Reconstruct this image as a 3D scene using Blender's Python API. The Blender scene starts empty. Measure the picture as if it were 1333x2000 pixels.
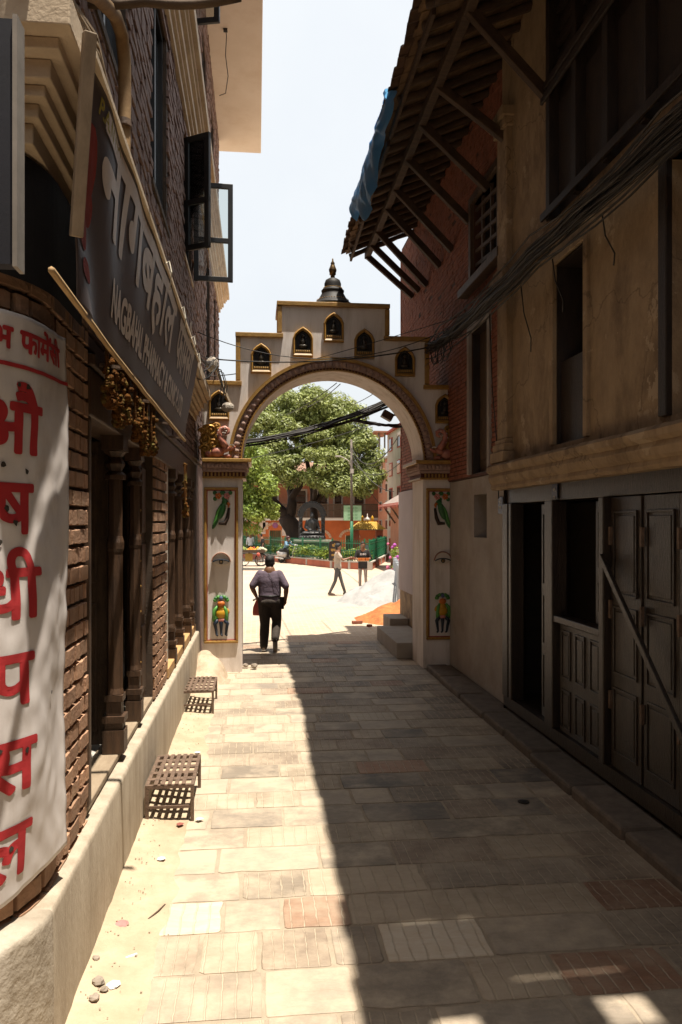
import bpy, bmesh, math, random
from mathutils import Vector, Matrix, noise
random.seed(7)
R = random.uniform
scene = bpy.context.scene
col = scene.collection
# ------------------------------------------------------------------ camera, sky, sun, exposure
TH = math.radians(6.28); SN, CS = math.sin(TH), math.cos(TH)
CAMZ = 2.4
cam = bpy.data.cameras.new('camera'); camo = bpy.data.objects.new('camera', cam); col.objects.link(camo)
camo.location = (0, 0, CAMZ); camo.rotation_euler = (math.pi/2, 0, -TH)
cam.sensor_fit = 'VERTICAL'; cam.sensor_height = 36; cam.lens = 27; cam.shift_y = 0.01
cam.clip_start = 0.05; cam.clip_end = 2000
scene.camera = camo
SUN = Vector((-0.135, 0.14, -1.0)).normalized()          # direction the sunlight travels
elev = math.asin(-SUN.z); azim = math.atan2(-SUN.x, -SUN.y)   # towards the sun, clockwise from +Y
world = bpy.data.worlds.new('World'); scene.world = world; world.use_nodes = True
wn = world.node_tree.nodes; wl = world.node_tree.links
bg = wn['Background']; bg.inputs['Strength'].default_value = 0.12
sky = wn.new('ShaderNodeTexSky'); sky.sky_type = 'NISHITA'; sky.sun_disc = False
sky.sun_elevation = elev; sky.sun_rotation = azim; sky.air_density = 1.0; sky.dust_density = 7.0; sky.ozone_density = 1.0
haze_n = wn.new('ShaderNodeMixRGB'); haze_n.inputs['Fac'].default_value = 0.6; haze_n.inputs['Color2'].default_value = (4.4, 4.55, 4.6, 1)
tcn = wn.new('ShaderNodeTexCoord'); cln = wn.new('ShaderNodeTexNoise'); cln.inputs['Scale'].default_value = 2.2; cln.inputs['Detail'].default_value = 7
crn = wn.new('ShaderNodeMapRange'); crn.inputs[1].default_value = 0.42; crn.inputs[2].default_value = 0.72; crn.inputs[3].default_value = 0.78; crn.inputs[4].default_value = 0.98
wl.new(tcn.outputs['Generated'], cln.inputs['Vector']); wl.new(cln.outputs['Fac'], crn.inputs[0]); wl.new(crn.outputs[0], haze_n.inputs['Fac'])
wl.new(sky.outputs[0], haze_n.inputs['Color1']); wl.new(haze_n.outputs[0], bg.inputs['Color'])
sl = bpy.data.lights.new('sun', 'SUN'); sl.energy = 5.0; sl.angle = math.radians(0.53); sl.color = (1.0, 0.92, 0.80)
so = bpy.data.objects.new('sun', sl); col.objects.link(so); so.location = (5, -5, 40)
so.rotation_euler = SUN.to_track_quat('-Z', 'Y').to_euler()
scene.view_settings.view_transform = 'Standard'; scene.view_settings.look = 'None'
scene.view_settings.exposure = 0.92; scene.view_settings.gamma = 1.0
scene.render.engine = 'CYCLES'
scene.cycles.use_denoising = True
try: scene.cycles.denoiser = 'OPENIMAGEDENOISE'
except Exception: pass
scene.cycles.max_bounces = 7; scene.cycles.diffuse_bounces = 5; scene.cycles.glossy_bounces = 3
scene.cycles.transmission_bounces = 6; scene.cycles.transparent_max_bounces = 8
scene.cycles.caustics_reflective = False; scene.cycles.caustics_refractive = False
# ------------------------------------------------------------------ helpers
def ray(px, py):
    t = (px-666.5)/1500; return Vector((SN+CS*t, CS-SN*t, -(py-1020)/1500))
def onx(px, py, x): r = ray(px, py); k = x/r.x; return Vector((x, r.y*k, CAMZ+r.z*k))
def ony(px, py, y): r = ray(px, py); k = y/r.y; return Vector((r.x*k, y, CAMZ+r.z*k))
def onz(px, py, z): r = ray(px, py); k = (z-CAMZ)/r.z; return Vector((r.x*k, r.y*k, z))
def ond(px, py, d): r = ray(px, py)*d; return Vector((r.x, r.y, CAMZ+r.z))

def nd(nt, kind, **kw):
    n = nt.nodes.new(kind)
    for k, v in kw.items(): n.inputs[k].default_value = v
    return n
MATS = {}
def mat(name, c, c2=None, rough=0.85, scale=6, bump=0.15, bscale=60, spread=0.5, metal=0, detail=6, stretch=(1,1,1), rnd=0, spec=0.35, stain=None, stain_scale=1.5, stain_amt=0.5, trans=0, alpha=1):
    """weathered surface: two tones mixed by noise, optional stain tone, fine relief, optional per-object variation"""
    if name in MATS: return MATS[name]
    m = bpy.data.materials.new(name); MATS[name] = m; m.use_nodes = True
    nt = m.node_tree; L = nt.links.new; b = nt.nodes['Principled BSDF']
    b.inputs['Roughness'].default_value = rough; b.inputs['Metallic'].default_value = metal
    b.inputs['Specular IOR Level'].default_value = spec
    if c2 is None: c2 = tuple(x*0.7 for x in c)
    geo = nt.nodes.new('ShaderNodeNewGeometry'); mp = nt.nodes.new('ShaderNodeMapping'); mp.inputs['Scale'].default_value = stretch
    L(geo.outputs['Position'], mp.inputs['Vector'])
    n1 = nd(nt, 'ShaderNodeTexNoise', Scale=scale, Detail=detail, Roughness=0.62); L(mp.outputs[0], n1.inputs['Vector'])
    mr = nt.nodes.new('ShaderNodeMapRange'); mr.inputs[1].default_value = 0.5-spread/2*0.6; mr.inputs[2].default_value = 0.5+spread/2*0.6
    L(n1.outputs['Fac'], mr.inputs[0])
    mx = nt.nodes.new('ShaderNodeMixRGB'); mx.inputs['Color1'].default_value = (*c, 1); mx.inputs['Color2'].default_value = (*c2, 1)
    L(mr.outputs[0], mx.inputs['Fac']); out = mx.outputs[0]
    if stain:
        n2 = nd(nt, 'ShaderNodeTexNoise', Scale=stain_scale, Detail=9, Roughness=0.68); L(mp.outputs[0], n2.inputs['Vector'])
        m2 = nt.nodes.new('ShaderNodeMapRange'); m2.inputs[1].default_value = 0.5; m2.inputs[2].default_value = 0.68; m2.inputs[4].default_value = stain_amt
        L(n2.outputs['Fac'], m2.inputs[0])
        x2 = nt.nodes.new('ShaderNodeMixRGB'); x2.inputs['Color2'].default_value = (*stain, 1)
        L(m2.outputs[0], x2.inputs['Fac']); L(out, x2.inputs['Color1']); out = x2.outputs[0]
    if rnd:
        oi = nt.nodes.new('ShaderNodeObjectInfo'); hs = nt.nodes.new('ShaderNodeHueSaturation')
        r1 = nt.nodes.new('ShaderNodeMapRange'); r1.inputs[3].default_value = 1-rnd; r1.inputs[4].default_value = 1+rnd*0.7
        L(oi.outputs['Random'], r1.inputs[0]); L(r1.outputs[0], hs.inputs['Value']); L(out, hs.inputs['Color']); out = hs.outputs[0]
    L(out, b.inputs['Base Color'])
    if bump:
        n3 = nd(nt, 'ShaderNodeTexNoise', Scale=bscale, Detail=5, Roughness=0.6); L(mp.outputs[0], n3.inputs['Vector'])
        bp = nt.nodes.new('ShaderNodeBump'); bp.inputs['Strength'].default_value = bump; bp.inputs['Distance'].default_value = 0.02
        L(n3.outputs['Fac'], bp.inputs['Height']); L(bp.outputs[0], b.inputs['Normal'])
    if trans: b.inputs['Transmission Weight'].default_value = trans
    if alpha < 1: b.inputs['Alpha'].default_value = alpha
    return m

class MB:
    def __init__(s): s.v = []; s.f = []
    def add(s, vs, fs):
        n = len(s.v); s.v += [tuple(v) for v in vs]; s.f += [tuple(i+n for i in f) for f in fs]; return s
    def box(s, x0, x1, y0, y1, z0, z1):
        return s.add([(x0,y0,z0),(x1,y0,z0),(x1,y1,z0),(x0,y1,z0),(x0,y0,z1),(x1,y0,z1),(x1,y1,z1),(x0,y1,z1)],
            [(0,3,2,1),(4,5,6,7),(0,1,5,4),(1,2,6,5),(2,3,7,6),(3,0,4,7)])
    def cbox(s, c, h, rot=None):
        vs = [Vector((a*h[0], b*h[1], d*h[2])) for d in (-1,1) for (a,b) in ((-1,-1),(1,-1),(1,1),(-1,1))]
        if rot is not None: vs = [rot @ v for v in vs]
        return s.add([Vector(c)+v for v in vs], [(0,3,2,1),(4,5,6,7),(0,1,5,4),(1,2,6,5),(2,3,7,6),(3,0,4,7)])
    def beam(s, p, q, w, h, up=(0,0,1)):
        p, q = Vector(p), Vector(q); d = (q-p).normalized(); u = Vector(up)
        r = d.cross(u)
        if r.length < 1e-4: r = d.cross(Vector((0,1,0)))
        r.normalize(); u = r.cross(d)
        o = [r*a*w/2+u*b*h/2 for (a,b) in ((-1,-1),(1,-1),(1,1),(-1,1))]
        return s.add([p+x for x in o]+[q+x for x in o], [(0,1,2,3),(4,7,6,5),(0,4,5,1),(1,5,6,2),(2,6,7,3),(3,7,4,0)])
    def prism(s, poly, vec):
        n = len(poly); vec = Vector(vec); P = [Vector(p) for p in poly]
        return s.add(P+[p+vec for p in P], [tuple(range(n))[::-1], tuple(range(n, 2*n))]+[(i, (i+1)%n, n+(i+1)%n, n+i) for i in range(n)])
    def tube(s, pts, r, n=6, cap=True):
        pts = [Vector(p) for p in pts]; rs = r if isinstance(r, (list, tuple)) else [r]*len(pts)
        vs = []; prev = None
        for i, p in enumerate(pts):
            d = (pts[min(i+1, len(pts)-1)]-pts[max(i-1, 0)]).normalized()
            if prev is None:
                a = Vector((0,0,1)) if abs(d.z) < 0.9 else Vector((1,0,0)); a = (a-d*a.dot(d)).normalized()
            else:
                a = prev-d*prev.dot(d); a = a.normalized() if a.length > 1e-6 else prev
            prev = a; b = d.cross(a)
            vs += [p+(a*math.cos(2*math.pi*k/n)+b*math.sin(2*math.pi*k/n))*rs[i] for k in range(n)]
        fs = [(i*n+k, i*n+(k+1)%n, (i+1)*n+(k+1)%n, (i+1)*n+k) for i in range(len(pts)-1) for k in range(n)]
        if cap: fs += [tuple(range(n))[::-1], tuple((len(pts)-1)*n+k for k in range(n))]
        return s.add(vs, fs)
    def lathe(s, c, prof, n=20, axis='z'):
        c = Vector(c); vs = []
        for (r, h) in prof:
            for k in range(n):
                a = 2*math.pi*k/n
                q = (r*math.cos(a), r*math.sin(a), h) if axis == 'z' else ((h, r*math.cos(a), r*math.sin(a)) if axis == 'x' else (r*math.cos(a), h, r*math.sin(a)))
                vs.append(c+Vector(q))
        m = len(prof)
        fs = [(i*n+k, i*n+(k+1)%n, (i+1)*n+(k+1)%n, (i+1)*n+k) for i in range(m-1) for k in range(n)]
        return s.add(vs, fs+[tuple(range(n))[::-1], tuple((m-1)*n+k for k in range(n))])
    def ell(s, c, r, n=10, m=7, rot=None):
        c = Vector(c); r = r if isinstance(r, (tuple, list)) else (r, r, r); vs = [Vector((0,0,-r[2]))]
        for i in range(1, m):
            t = math.pi*i/m
            vs += [Vector((r[0]*math.sin(t)*math.cos(2*math.pi*k/n), r[1]*math.sin(t)*math.sin(2*math.pi*k/n), -r[2]*math.cos(t))) for k in range(n)]
        vs.append(Vector((0,0,r[2])))
        if rot is not None: vs = [rot @ v for v in vs]
        fs = [(0, 1+(k+1)%n, 1+k) for k in range(n)]
        for i in range(m-2): fs += [(1+i*n+k, 1+i*n+(k+1)%n, 1+(i+1)*n+(k+1)%n, 1+(i+1)*n+k) for k in range(n)]
        b = 1+(m-2)*n; fs += [(b+k, b+(k+1)%n, b+n) for k in range(n)]
        return s.add([c+v for v in vs], fs)
    def cap(s, p, q, r0, r1, n=10):
        p, q = Vector(p), Vector(q); d = q-p
        if d.length < 1e-5: return s.ell(p, max(r0, r1), n)
        d.normalize(); pts = []; rs = []
        for a in (80, 55, 28): pts.append(p-d*r0*math.sin(math.radians(a))); rs.append(r0*math.cos(math.radians(a)))
        pts += [p, q]; rs += [r0, r1]
        for a in (28, 55, 80): pts.append(q+d*r1*math.sin(math.radians(a))); rs.append(r1*math.cos(math.radians(a)))
        return s.tube(pts, rs, n)
    def quad(s, a, b, c, d): return s.add([a,b,c,d], [(0,1,2,3)])
    def mesh(s, name, m=None, smooth=False):
        me = bpy.data.meshes.new(name); me.from_pydata(s.v, [], s.f)
        bm = bmesh.new(); bm.from_mesh(me); bmesh.ops.recalc_face_normals(bm, faces=bm.faces); bm.to_mesh(me); bm.free()
        if smooth: me.polygons.foreach_set('use_smooth', [True]*len(me.polygons))
        if m: me.materials.append(m)
        me.update(); return me
    def build(s, name, m, parent=None, smooth=False, bevel=0, kind=None, label=None, nonorm=False):
        if nonorm:
            me = bpy.data.meshes.new(name); me.from_pydata(s.v, [], s.f); me.materials.append(m)
            if smooth: me.polygons.foreach_set('use_smooth', [True]*len(me.polygons))
        else: me = s.mesh(name, m, smooth)
        return link(name, me, parent, bevel, kind, label)
def link(name, me, parent=None, bevel=0, kind=None, label=None):
    o = bpy.data.objects.new(name, me); col.objects.link(o)
    if parent is not None: attach(o, parent)
    if bevel:
        b = o.modifiers.new('bevel', 'BEVEL'); b.width = bevel; b.segments = 2; b.limit_method = 'ANGLE'; b.angle_limit = 0.6
    if kind: o['kind'] = kind
    if label: o['label'] = label
    return o
def attach(o, parent):
    o.parent = parent
    if parent.type == 'EMPTY': o.matrix_parent_inverse = Matrix.Translation(parent.location).inverted()
def root(name, loc, label, cat, group=None):
    e = bpy.data.objects.new(name, None); col.objects.link(e); e.location = loc; e.empty_display_size = 0.2
    return tag(e, label, cat, group)
def tag(o, label, cat, group=None):
    o['label'] = label; o['category'] = cat
    if group: o['group'] = group
    return o
def copy_tree(o, parent=None):
    c = o.copy(); col.objects.link(c)
    if parent is not None: c.parent = parent
    for ch in list(o.children): copy_tree(ch, c)
    return c
def remesh(o, vox, smooth=6):
    r = o.modifiers.new('remesh', 'REMESH'); r.mode = 'VOXEL'; r.voxel_size = vox; r.use_smooth_shade = True
    if smooth:
        k = o.modifiers.new('smooth', 'SMOOTH'); k.factor = 0.5; k.iterations = smooth
    return o
def text_bm(body, size, bold=0.0, cut=0.0, xscale=1.0, align='LEFT', reph=None):
    c = bpy.data.curves.new('lettering', 'FONT'); c.body = body; c.size = size; c.align_x = align
    o = bpy.data.objects.new('lettering', c); col.objects.link(o)
    me = bpy.data.meshes.new_from_object(o.evaluated_get(bpy.context.evaluated_depsgraph_get()))
    bpy.data.objects.remove(o); bm = bmesh.new(); bm.from_mesh(me); bpy.data.meshes.remove(me)
    if reph is not None:        # the hooked r over a letter
        pts = []
        for k in range(11):
            a = math.radians(150+210*k/10); pts.append([bm.verts.new(((reph+r_*math.cos(a))*size, (.80+r_*math.sin(a))*size, 0)) for r_ in (.085, .155)])
        for k in range(10): bm.faces.new((pts[k][0], pts[k][1], pts[k+1][1], pts[k+1][0]))
    for v in bm.verts: v.co.x *= xscale
    if cut and bm.verts:
        for ax in (0, 1):
            lo = min(v.co[ax] for v in bm.verts); hi = max(v.co[ax] for v in bm.verts); k = lo+cut
            while k < hi:
                no = Vector((1,0,0)) if ax == 0 else Vector((0,1,0))
                bmesh.ops.bisect_plane(bm, geom=bm.verts[:]+bm.edges[:]+bm.faces[:], plane_co=no*k, plane_no=no); k += cut
    if bold:                    # thicken strokes with slightly shifted layers
        g0 = bm.verts[:]+bm.edges[:]+bm.faces[:]
        for k in range(8):
            d = bmesh.ops.duplicate(bm, geom=g0); a = math.pi*k/4
            for v in d['geom']:
                if isinstance(v, bmesh.types.BMVert): v.co += Vector((bold*math.cos(a), bold*math.sin(a), .00015*(k+1)))
    return bm
def lettering(body, size, fn, m, parent, bold=0.0, cut=0.0, xscale=1.0, align='LEFT', name='lettering', reph=None):
    bm = text_bm(body, size, bold, cut, xscale, align, reph)
    for v in bm.verts: v.co = fn(v.co.x, v.co.y, v.co.z)
    me = bpy.data.meshes.new(name); bm.to_mesh(me); bm.free(); me.materials.append(m)
    return link(name, me, parent)
def wall_cells(mb, x0, x1, y0, y1, z0, z1, holes):
    ys = sorted({y0, y1} | {min(max(h[i], y0), y1) for h in holes for i in (0,1)}); zs = sorted({z0, z1} | {min(max(h[i], z0), z1) for h in holes for i in (2,3)})
    for a, b in zip(ys, ys[1:]):
        for c, d in zip(zs, zs[1:]):
            ym, zm = (a+b)/2, (c+d)/2
            if any(h[0] < ym < h[1] and h[2] < zm < h[3] for h in holes): continue
            mb.box(x0, x1, a, b, c, d)
    return mb
def brick_facing(mb, xf, sgn, y0, y1, z0, z1, holes, ch, bl, joint, depth, jit=0.004, drop=0.0):
    """courses of separate bricks standing proud of plane x=xf by depth, sgn=+1 facing +x"""
    z = z0; row = 0
    while z < z1-ch*0.3:
        y = y0-(bl/2 if row % 2 else 0)-R(0, 0.03)
        while y < y1:
            L = bl*R(0.86, 1.1) if R(0,1) > 0.25 else bl*0.52
            a, b = max(y, y0), min(y+L-joint, y1); c, d = z, min(z+ch-joint, z1)
            ym, zm = (a+b)/2, (c+d)/2
            if b-a > 0.02 and not any(h[0]-0.01 < ym < h[1]+0.01 and h[2]-0.01 < zm < h[3]+0.01 for h in holes) and R(0,1) >= drop:
                for h in holes:
                    if h[2] < zm < h[3]:
                        if a < h[0] < b: b = h[0]
                        if a < h[1] < b: a = h[1]
                e = depth+R(-jit, jit); e2 = e+R(-jit, jit); xi = xf-sgn*0.01; t = 0.004
                dz = R(-0.003, 0.003)
                v = [(xi,a,c+dz),(xi,b,c+dz),(xi,b,d),(xi,a,d),(xf+sgn*e,a+t,c+t+dz),(xf+sgn*e2,b-t,c+t+dz),(xf+sgn*e2,b-t,d-t),(xf+sgn*e,a+t,d-t)]
                mb.add(v, [(4,5,6,7),(0,1,5,4),(1,2,6,5),(2,3,7,6),(3,0,4,7)])
            y += L
        z += ch; row += 1
    return mb
def sag(p, q, s, n=14, jit=0):
    p, q = Vector(p), Vector(q)
    return [p.lerp(q, i/n)+Vector((R(-jit,jit), R(-jit,jit), R(-jit,jit)-s*4*(i/n)*(1-i/n))) for i in range(n+1)]
# ------------------------------------------------------------------ materials
M_mortar = mat('dust_mortar', (.37,.30,.22), (.27,.22,.16), scale=7, bump=.4, stain=(.46,.38,.28), stain_scale=2)
M_dirt = mat('sandy_dirt', (.47,.375,.26), (.37,.29,.195), scale=4, bump=.5, bscale=35, stain=(.30,.22,.135), stain_scale=1.1, stain_amt=.55)
M_cream = mat('cream_plaster', (.62,.50,.36), (.50,.39,.27), scale=3, bump=.2, stain=(.33,.25,.16), stain_scale=2.2, stain_amt=.4)
M_plinth = mat('cement_plinth', (.43,.365,.28), (.35,.29,.215), scale=5, bump=.35, bscale=40, stain=(.22,.17,.12), stain_scale=4, stain_amt=.6, stretch=(1.5,1.5,.35))
M_brickn = mat('brown_brick', (.42,.245,.15), (.30,.165,.10), scale=14, bump=.5, bscale=45, rnd=.3, stain=(.38,.27,.17), stain_scale=7, stain_amt=.45)
M_mort2 = mat('dark_mortar', (.09,.06,.04), (.05,.035,.025), bump=.4)
M_rustic = mat('rustic_brick', (.23,.145,.115), (.135,.085,.07), scale=9, bump=.15, bscale=70, stain=(.30,.21,.17), stain_scale=5, stain_amt=.4)
M_wood = mat('dark_carved_wood', (.085,.044,.022), (.045,.024,.013), rough=.5, scale=8, stretch=(4,4,.6), bump=.35, bscale=40, spec=.5)
M_woodo = mat('old_timber', (.10,.06,.033), (.05,.03,.018), rough=.6, scale=8, stretch=(3,3,.8), bump=.45, bscale=40, spec=.45)
M_black = mat('black_frame', (.012,.011,.011), (.02,.018,.016), rough=.4, bump=.05)
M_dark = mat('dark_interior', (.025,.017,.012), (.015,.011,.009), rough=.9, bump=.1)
M_white = mat('white_render', (.74,.68,.64), (.66,.60,.55), scale=2.2, bump=.15, bscale=25, stain=(.40,.33,.27), stain_scale=2.2, stain_amt=.5, stretch=(2.2,2.2,.35))
M_gold = mat('gold_paint', (.38,.215,.045), (.27,.14,.03), rough=.5, scale=16, bump=.2, spec=.5)
M_glass = mat('window_glass', (.05,.055,.06), (.04,.045,.05), rough=.05, bump=0, spec=.8)
M_iron = mat('rusty_iron', (.17,.11,.075), (.10,.065,.045), rough=.65, scale=25, bump=.25, spec=.4)
M_red = mat('red_lettering', (.42,.028,.03), (.36,.022,.025), bump=.05)
M_wire = mat('black_cable', (.018,.016,.015), (.035,.03,.027), rough=.6, bump=.05)
M_blackwood = mat('sooty_timber', (.032,.020,.013), (.018,.012,.009), rough=.5, scale=7, stretch=(3,3,.6), bump=.35, bscale=40, spec=.45)
# ================================================================== THE SETTING: ground, alley, square
def struct(o): o['kind'] = 'structure'; return o
M_ground = mat('earth_ground', (.40,.33,.25), (.32,.26,.19), scale=.8, bump=.3)
struct(MB().quad((-700,-300,-.05),(700,-300,-.05),(700,900,-.05),(-700,900,-.05)).build('ground', M_ground, nonorm=True))
# square beyond the arch: small worn brick setts
m = bpy.data.materials.new('square_setts'); m.use_nodes = True; nt = m.node_tree; L = nt.links.new; b = nt.nodes['Principled BSDF']; b.inputs['Roughness'].default_value = .9
geo = nt.nodes.new('ShaderNodeNewGeometry'); bt = nt.nodes.new('ShaderNodeTexBrick'); L(geo.outputs['Position'], bt.inputs['Vector'])
bt.inputs['Scale'].default_value = 1; bt.inputs['Brick Width'].default_value = .24; bt.inputs['Row Height'].default_value = .12; bt.inputs['Mortar Size'].default_value = .012
bt.inputs['Color1'].default_value = (.45,.34,.24,1); bt.inputs['Color2'].default_value = (.36,.26,.175,1); bt.inputs['Mortar'].default_value = (.47,.40,.31,1)
nz = nd(nt, 'ShaderNodeTexNoise', Scale=.5, Detail=8, Roughness=.65); L(geo.outputs['Position'], nz.inputs['Vector'])
mr = nt.nodes.new('ShaderNodeMapRange'); mr.inputs[1].default_value = .40; mr.inputs[2].default_value = .56; L(nz.outputs['Fac'], mr.inputs[0])
sp = nt.nodes.new('ShaderNodeSeparateXYZ'); L(geo.outputs['Position'], sp.inputs[0])
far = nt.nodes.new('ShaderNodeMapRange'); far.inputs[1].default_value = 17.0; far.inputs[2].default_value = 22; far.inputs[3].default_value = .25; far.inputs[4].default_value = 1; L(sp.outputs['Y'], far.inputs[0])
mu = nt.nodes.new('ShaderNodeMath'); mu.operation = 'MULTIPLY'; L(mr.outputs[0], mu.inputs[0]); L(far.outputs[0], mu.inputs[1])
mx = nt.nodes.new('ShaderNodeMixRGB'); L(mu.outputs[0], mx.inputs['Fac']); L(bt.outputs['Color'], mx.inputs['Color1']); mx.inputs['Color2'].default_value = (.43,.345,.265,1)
L(mx.outputs[0], b.inputs['Base Color']); bp = nt.nodes.new('ShaderNodeBump'); bp.inputs['Strength'].default_value = .5; bp.inputs['Distance'].default_value = .01
L(bt.outputs['Fac'], bp.inputs['Height']); bp.invert = True; L(bp.outputs[0], b.inputs['Normal'])
struct(MB().quad((-40,15.42,-.006),(40,15.42,-.006),(40,110,-.006),(-40,110,-.006)).build('square_paving', m, nonorm=True))
alley = struct(MB().quad((-.98,-1.5,-.005),(3.2,-1.5,-.005),(3.2,15.42,-.005),(-.98,15.42,-.005)).build('alley_paving', M_mortar, nonorm=True))
def stone_mat(name, c, c2, groove, gcol=(.46,.375,.275), dust=.35):
    m = bpy.data.materials.new(name); m.use_nodes = True; nt = m.node_tree; L = nt.links.new; b = nt.nodes['Principled BSDF']; b.inputs['Roughness'].default_value = .62; b.inputs['Specular IOR Level'].default_value = .3
    geo = nt.nodes.new('ShaderNodeNewGeometry'); oi = nt.nodes.new('ShaderNodeObjectInfo')
    off = nt.nodes.new('ShaderNodeVectorMath'); off.operation = 'SCALE'; off.inputs[0].default_value = (7.3, 3.1, 0); L(oi.outputs['Random'], off.inputs['Scale'])
    ad = nt.nodes.new('ShaderNodeVectorMath'); L(geo.outputs['Position'], ad.inputs[0]); L(off.outputs[0], ad.inputs[1])
    mp = nt.nodes.new('ShaderNodeMapping'); mp.inputs['Scale'].default_value = (1, 3.2, 1); L(ad.outputs[0], mp.inputs['Vector'])
    n1 = nd(nt, 'ShaderNodeTexNoise', Scale=5.5, Detail=8, Roughness=.68, Distortion=.8); L(mp.outputs[0], n1.inputs['Vector'])
    m1 = nt.nodes.new('ShaderNodeMapRange'); m1.inputs[1].default_value = .36; m1.inputs[2].default_value = .64; L(n1.outputs['Fac'], m1.inputs[0])
    x1 = nt.nodes.new('ShaderNodeMixRGB'); x1.inputs['Color1'].default_value = (*c,1); x1.inputs['Color2'].default_value = (*c2,1); L(m1.outputs[0], x1.inputs['Fac'])
    hs = nt.nodes.new('ShaderNodeHueSaturation'); r1 = nt.nodes.new('ShaderNodeMapRange'); r1.inputs[3].default_value = .72; r1.inputs[4].default_value = 1.2; L(oi.outputs['Random'], r1.inputs[0]); L(r1.outputs[0], hs.inputs['Value']); L(x1.outputs[0], hs.inputs['Color'])
    # dust lying in patches
    n2 = nd(nt, 'ShaderNodeTexNoise', Scale=2.4, Detail=9, Roughness=.7); L(geo.outputs['Position'], n2.inputs['Vector'])
    m2 = nt.nodes.new('ShaderNodeMapRange'); m2.inputs[1].default_value = .42; m2.inputs[2].default_value = .66; m2.inputs[4].default_value = dust*1.9; L(n2.outputs['Fac'], m2.inputs[0])
    sp = nt.nodes.new('ShaderNodeSeparateXYZ'); L(geo.outputs['Position'], sp.inputs[0]); dx = nt.nodes.new('ShaderNodeMapRange'); dx.inputs[1].default_value = 1.0; dx.inputs[2].default_value = -.6; dx.inputs[3].default_value = .0; dx.inputs[4].default_value = .40; L(sp.outputs['X'], dx.inputs[0])
    da = nt.nodes.new('ShaderNodeMath'); da.operation = 'ADD'; da.use_clamp = True; L(m2.outputs[0], da.inputs[0]); L(dx.outputs[0], da.inputs[1])
    x2 = nt.nodes.new('ShaderNodeMixRGB'); L(da.outputs[0], x2.inputs['Fac']); L(hs.outputs[0], x2.inputs['Color1']); x2.inputs['Color2'].default_value = (*gcol,1); out = x2.outputs[0]
    bp = nt.nodes.new('ShaderNodeBump'); bp.inputs['Strength'].default_value = .6; bp.inputs['Distance'].default_value = .012
    h = n1.outputs['Fac']
    if groove:
        wv = nd(nt, 'ShaderNodeTexWave', Scale=groove, Distortion=1.1, Detail=3); wv.inputs['Detail Scale'].default_value = 2.5; wv.bands_direction = 'X'; L(ad.outputs[0], wv.inputs['Vector'])
        m3 = nt.nodes.new('ShaderNodeMapRange'); m3.inputs[1].default_value = .93; m3.inputs[2].default_value = .99; m3.inputs[4].default_value = .8; L(wv.outputs['Fac'], m3.inputs[0])
        n4 = nd(nt, 'ShaderNodeTexNoise', Scale=9.0, Detail=3); L(ad.outputs[0], n4.inputs['Vector'])
        m4 = nt.nodes.new('ShaderNodeMapRange'); m4.inputs[1].default_value = .36; m4.inputs[2].default_value = .55; L(n4.outputs['Fac'], m4.inputs[0])
        mm = nt.nodes.new('ShaderNodeMath'); mm.operation = 'MULTIPLY'; L(m3.outputs[0], mm.inputs[0]); L(m4.outputs[0], mm.inputs[1])
        x3 = nt.nodes.new('ShaderNodeMixRGB'); L(mm.outputs[0], x3.inputs['Fac']); L(out, x3.inputs['Color1']); x3.inputs['Color2'].default_value = (*gcol,1); out = x3.outputs[0]
        ms = nt.nodes.new('ShaderNodeMath'); ms.operation = 'SUBTRACT'; L(n1.outputs['Fac'], ms.inputs[0]); L(m3.outputs[0], ms.inputs[1]); h = ms.outputs[0]
    L(out, b.inputs['Base Color']); L(h, bp.inputs['Height']); L(bp.outputs[0], b.inputs['Normal']); return m
SM = [stone_mat('slab_grey', (.242,.198,.154), (.180,.145,.110), 4.2), stone_mat('slab_slate', (.180,.154,.128), (.128,.110,.092), 0),
      stone_mat('slab_tan', (.370,.299,.220), (.299,.238,.167), 3.6, dust=.5), stone_mat('slab_brown', (.238,.180,.132), (.180,.136,.101), 5.0),
      stone_mat('slab_red', (.317,.176,.110), (.238,.132,.084), 4.0, dust=.25), stone_mat('slab_plain', (.317,.264,.207), (.264,.220,.167), 0, dust=.6),
      stone_mat('slab_pale', (.528,.466,.378), (.466,.378,.273), 3.8, dust=.1)]
WT = [24, 10, 20, 20, 5, 26, 2]
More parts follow.
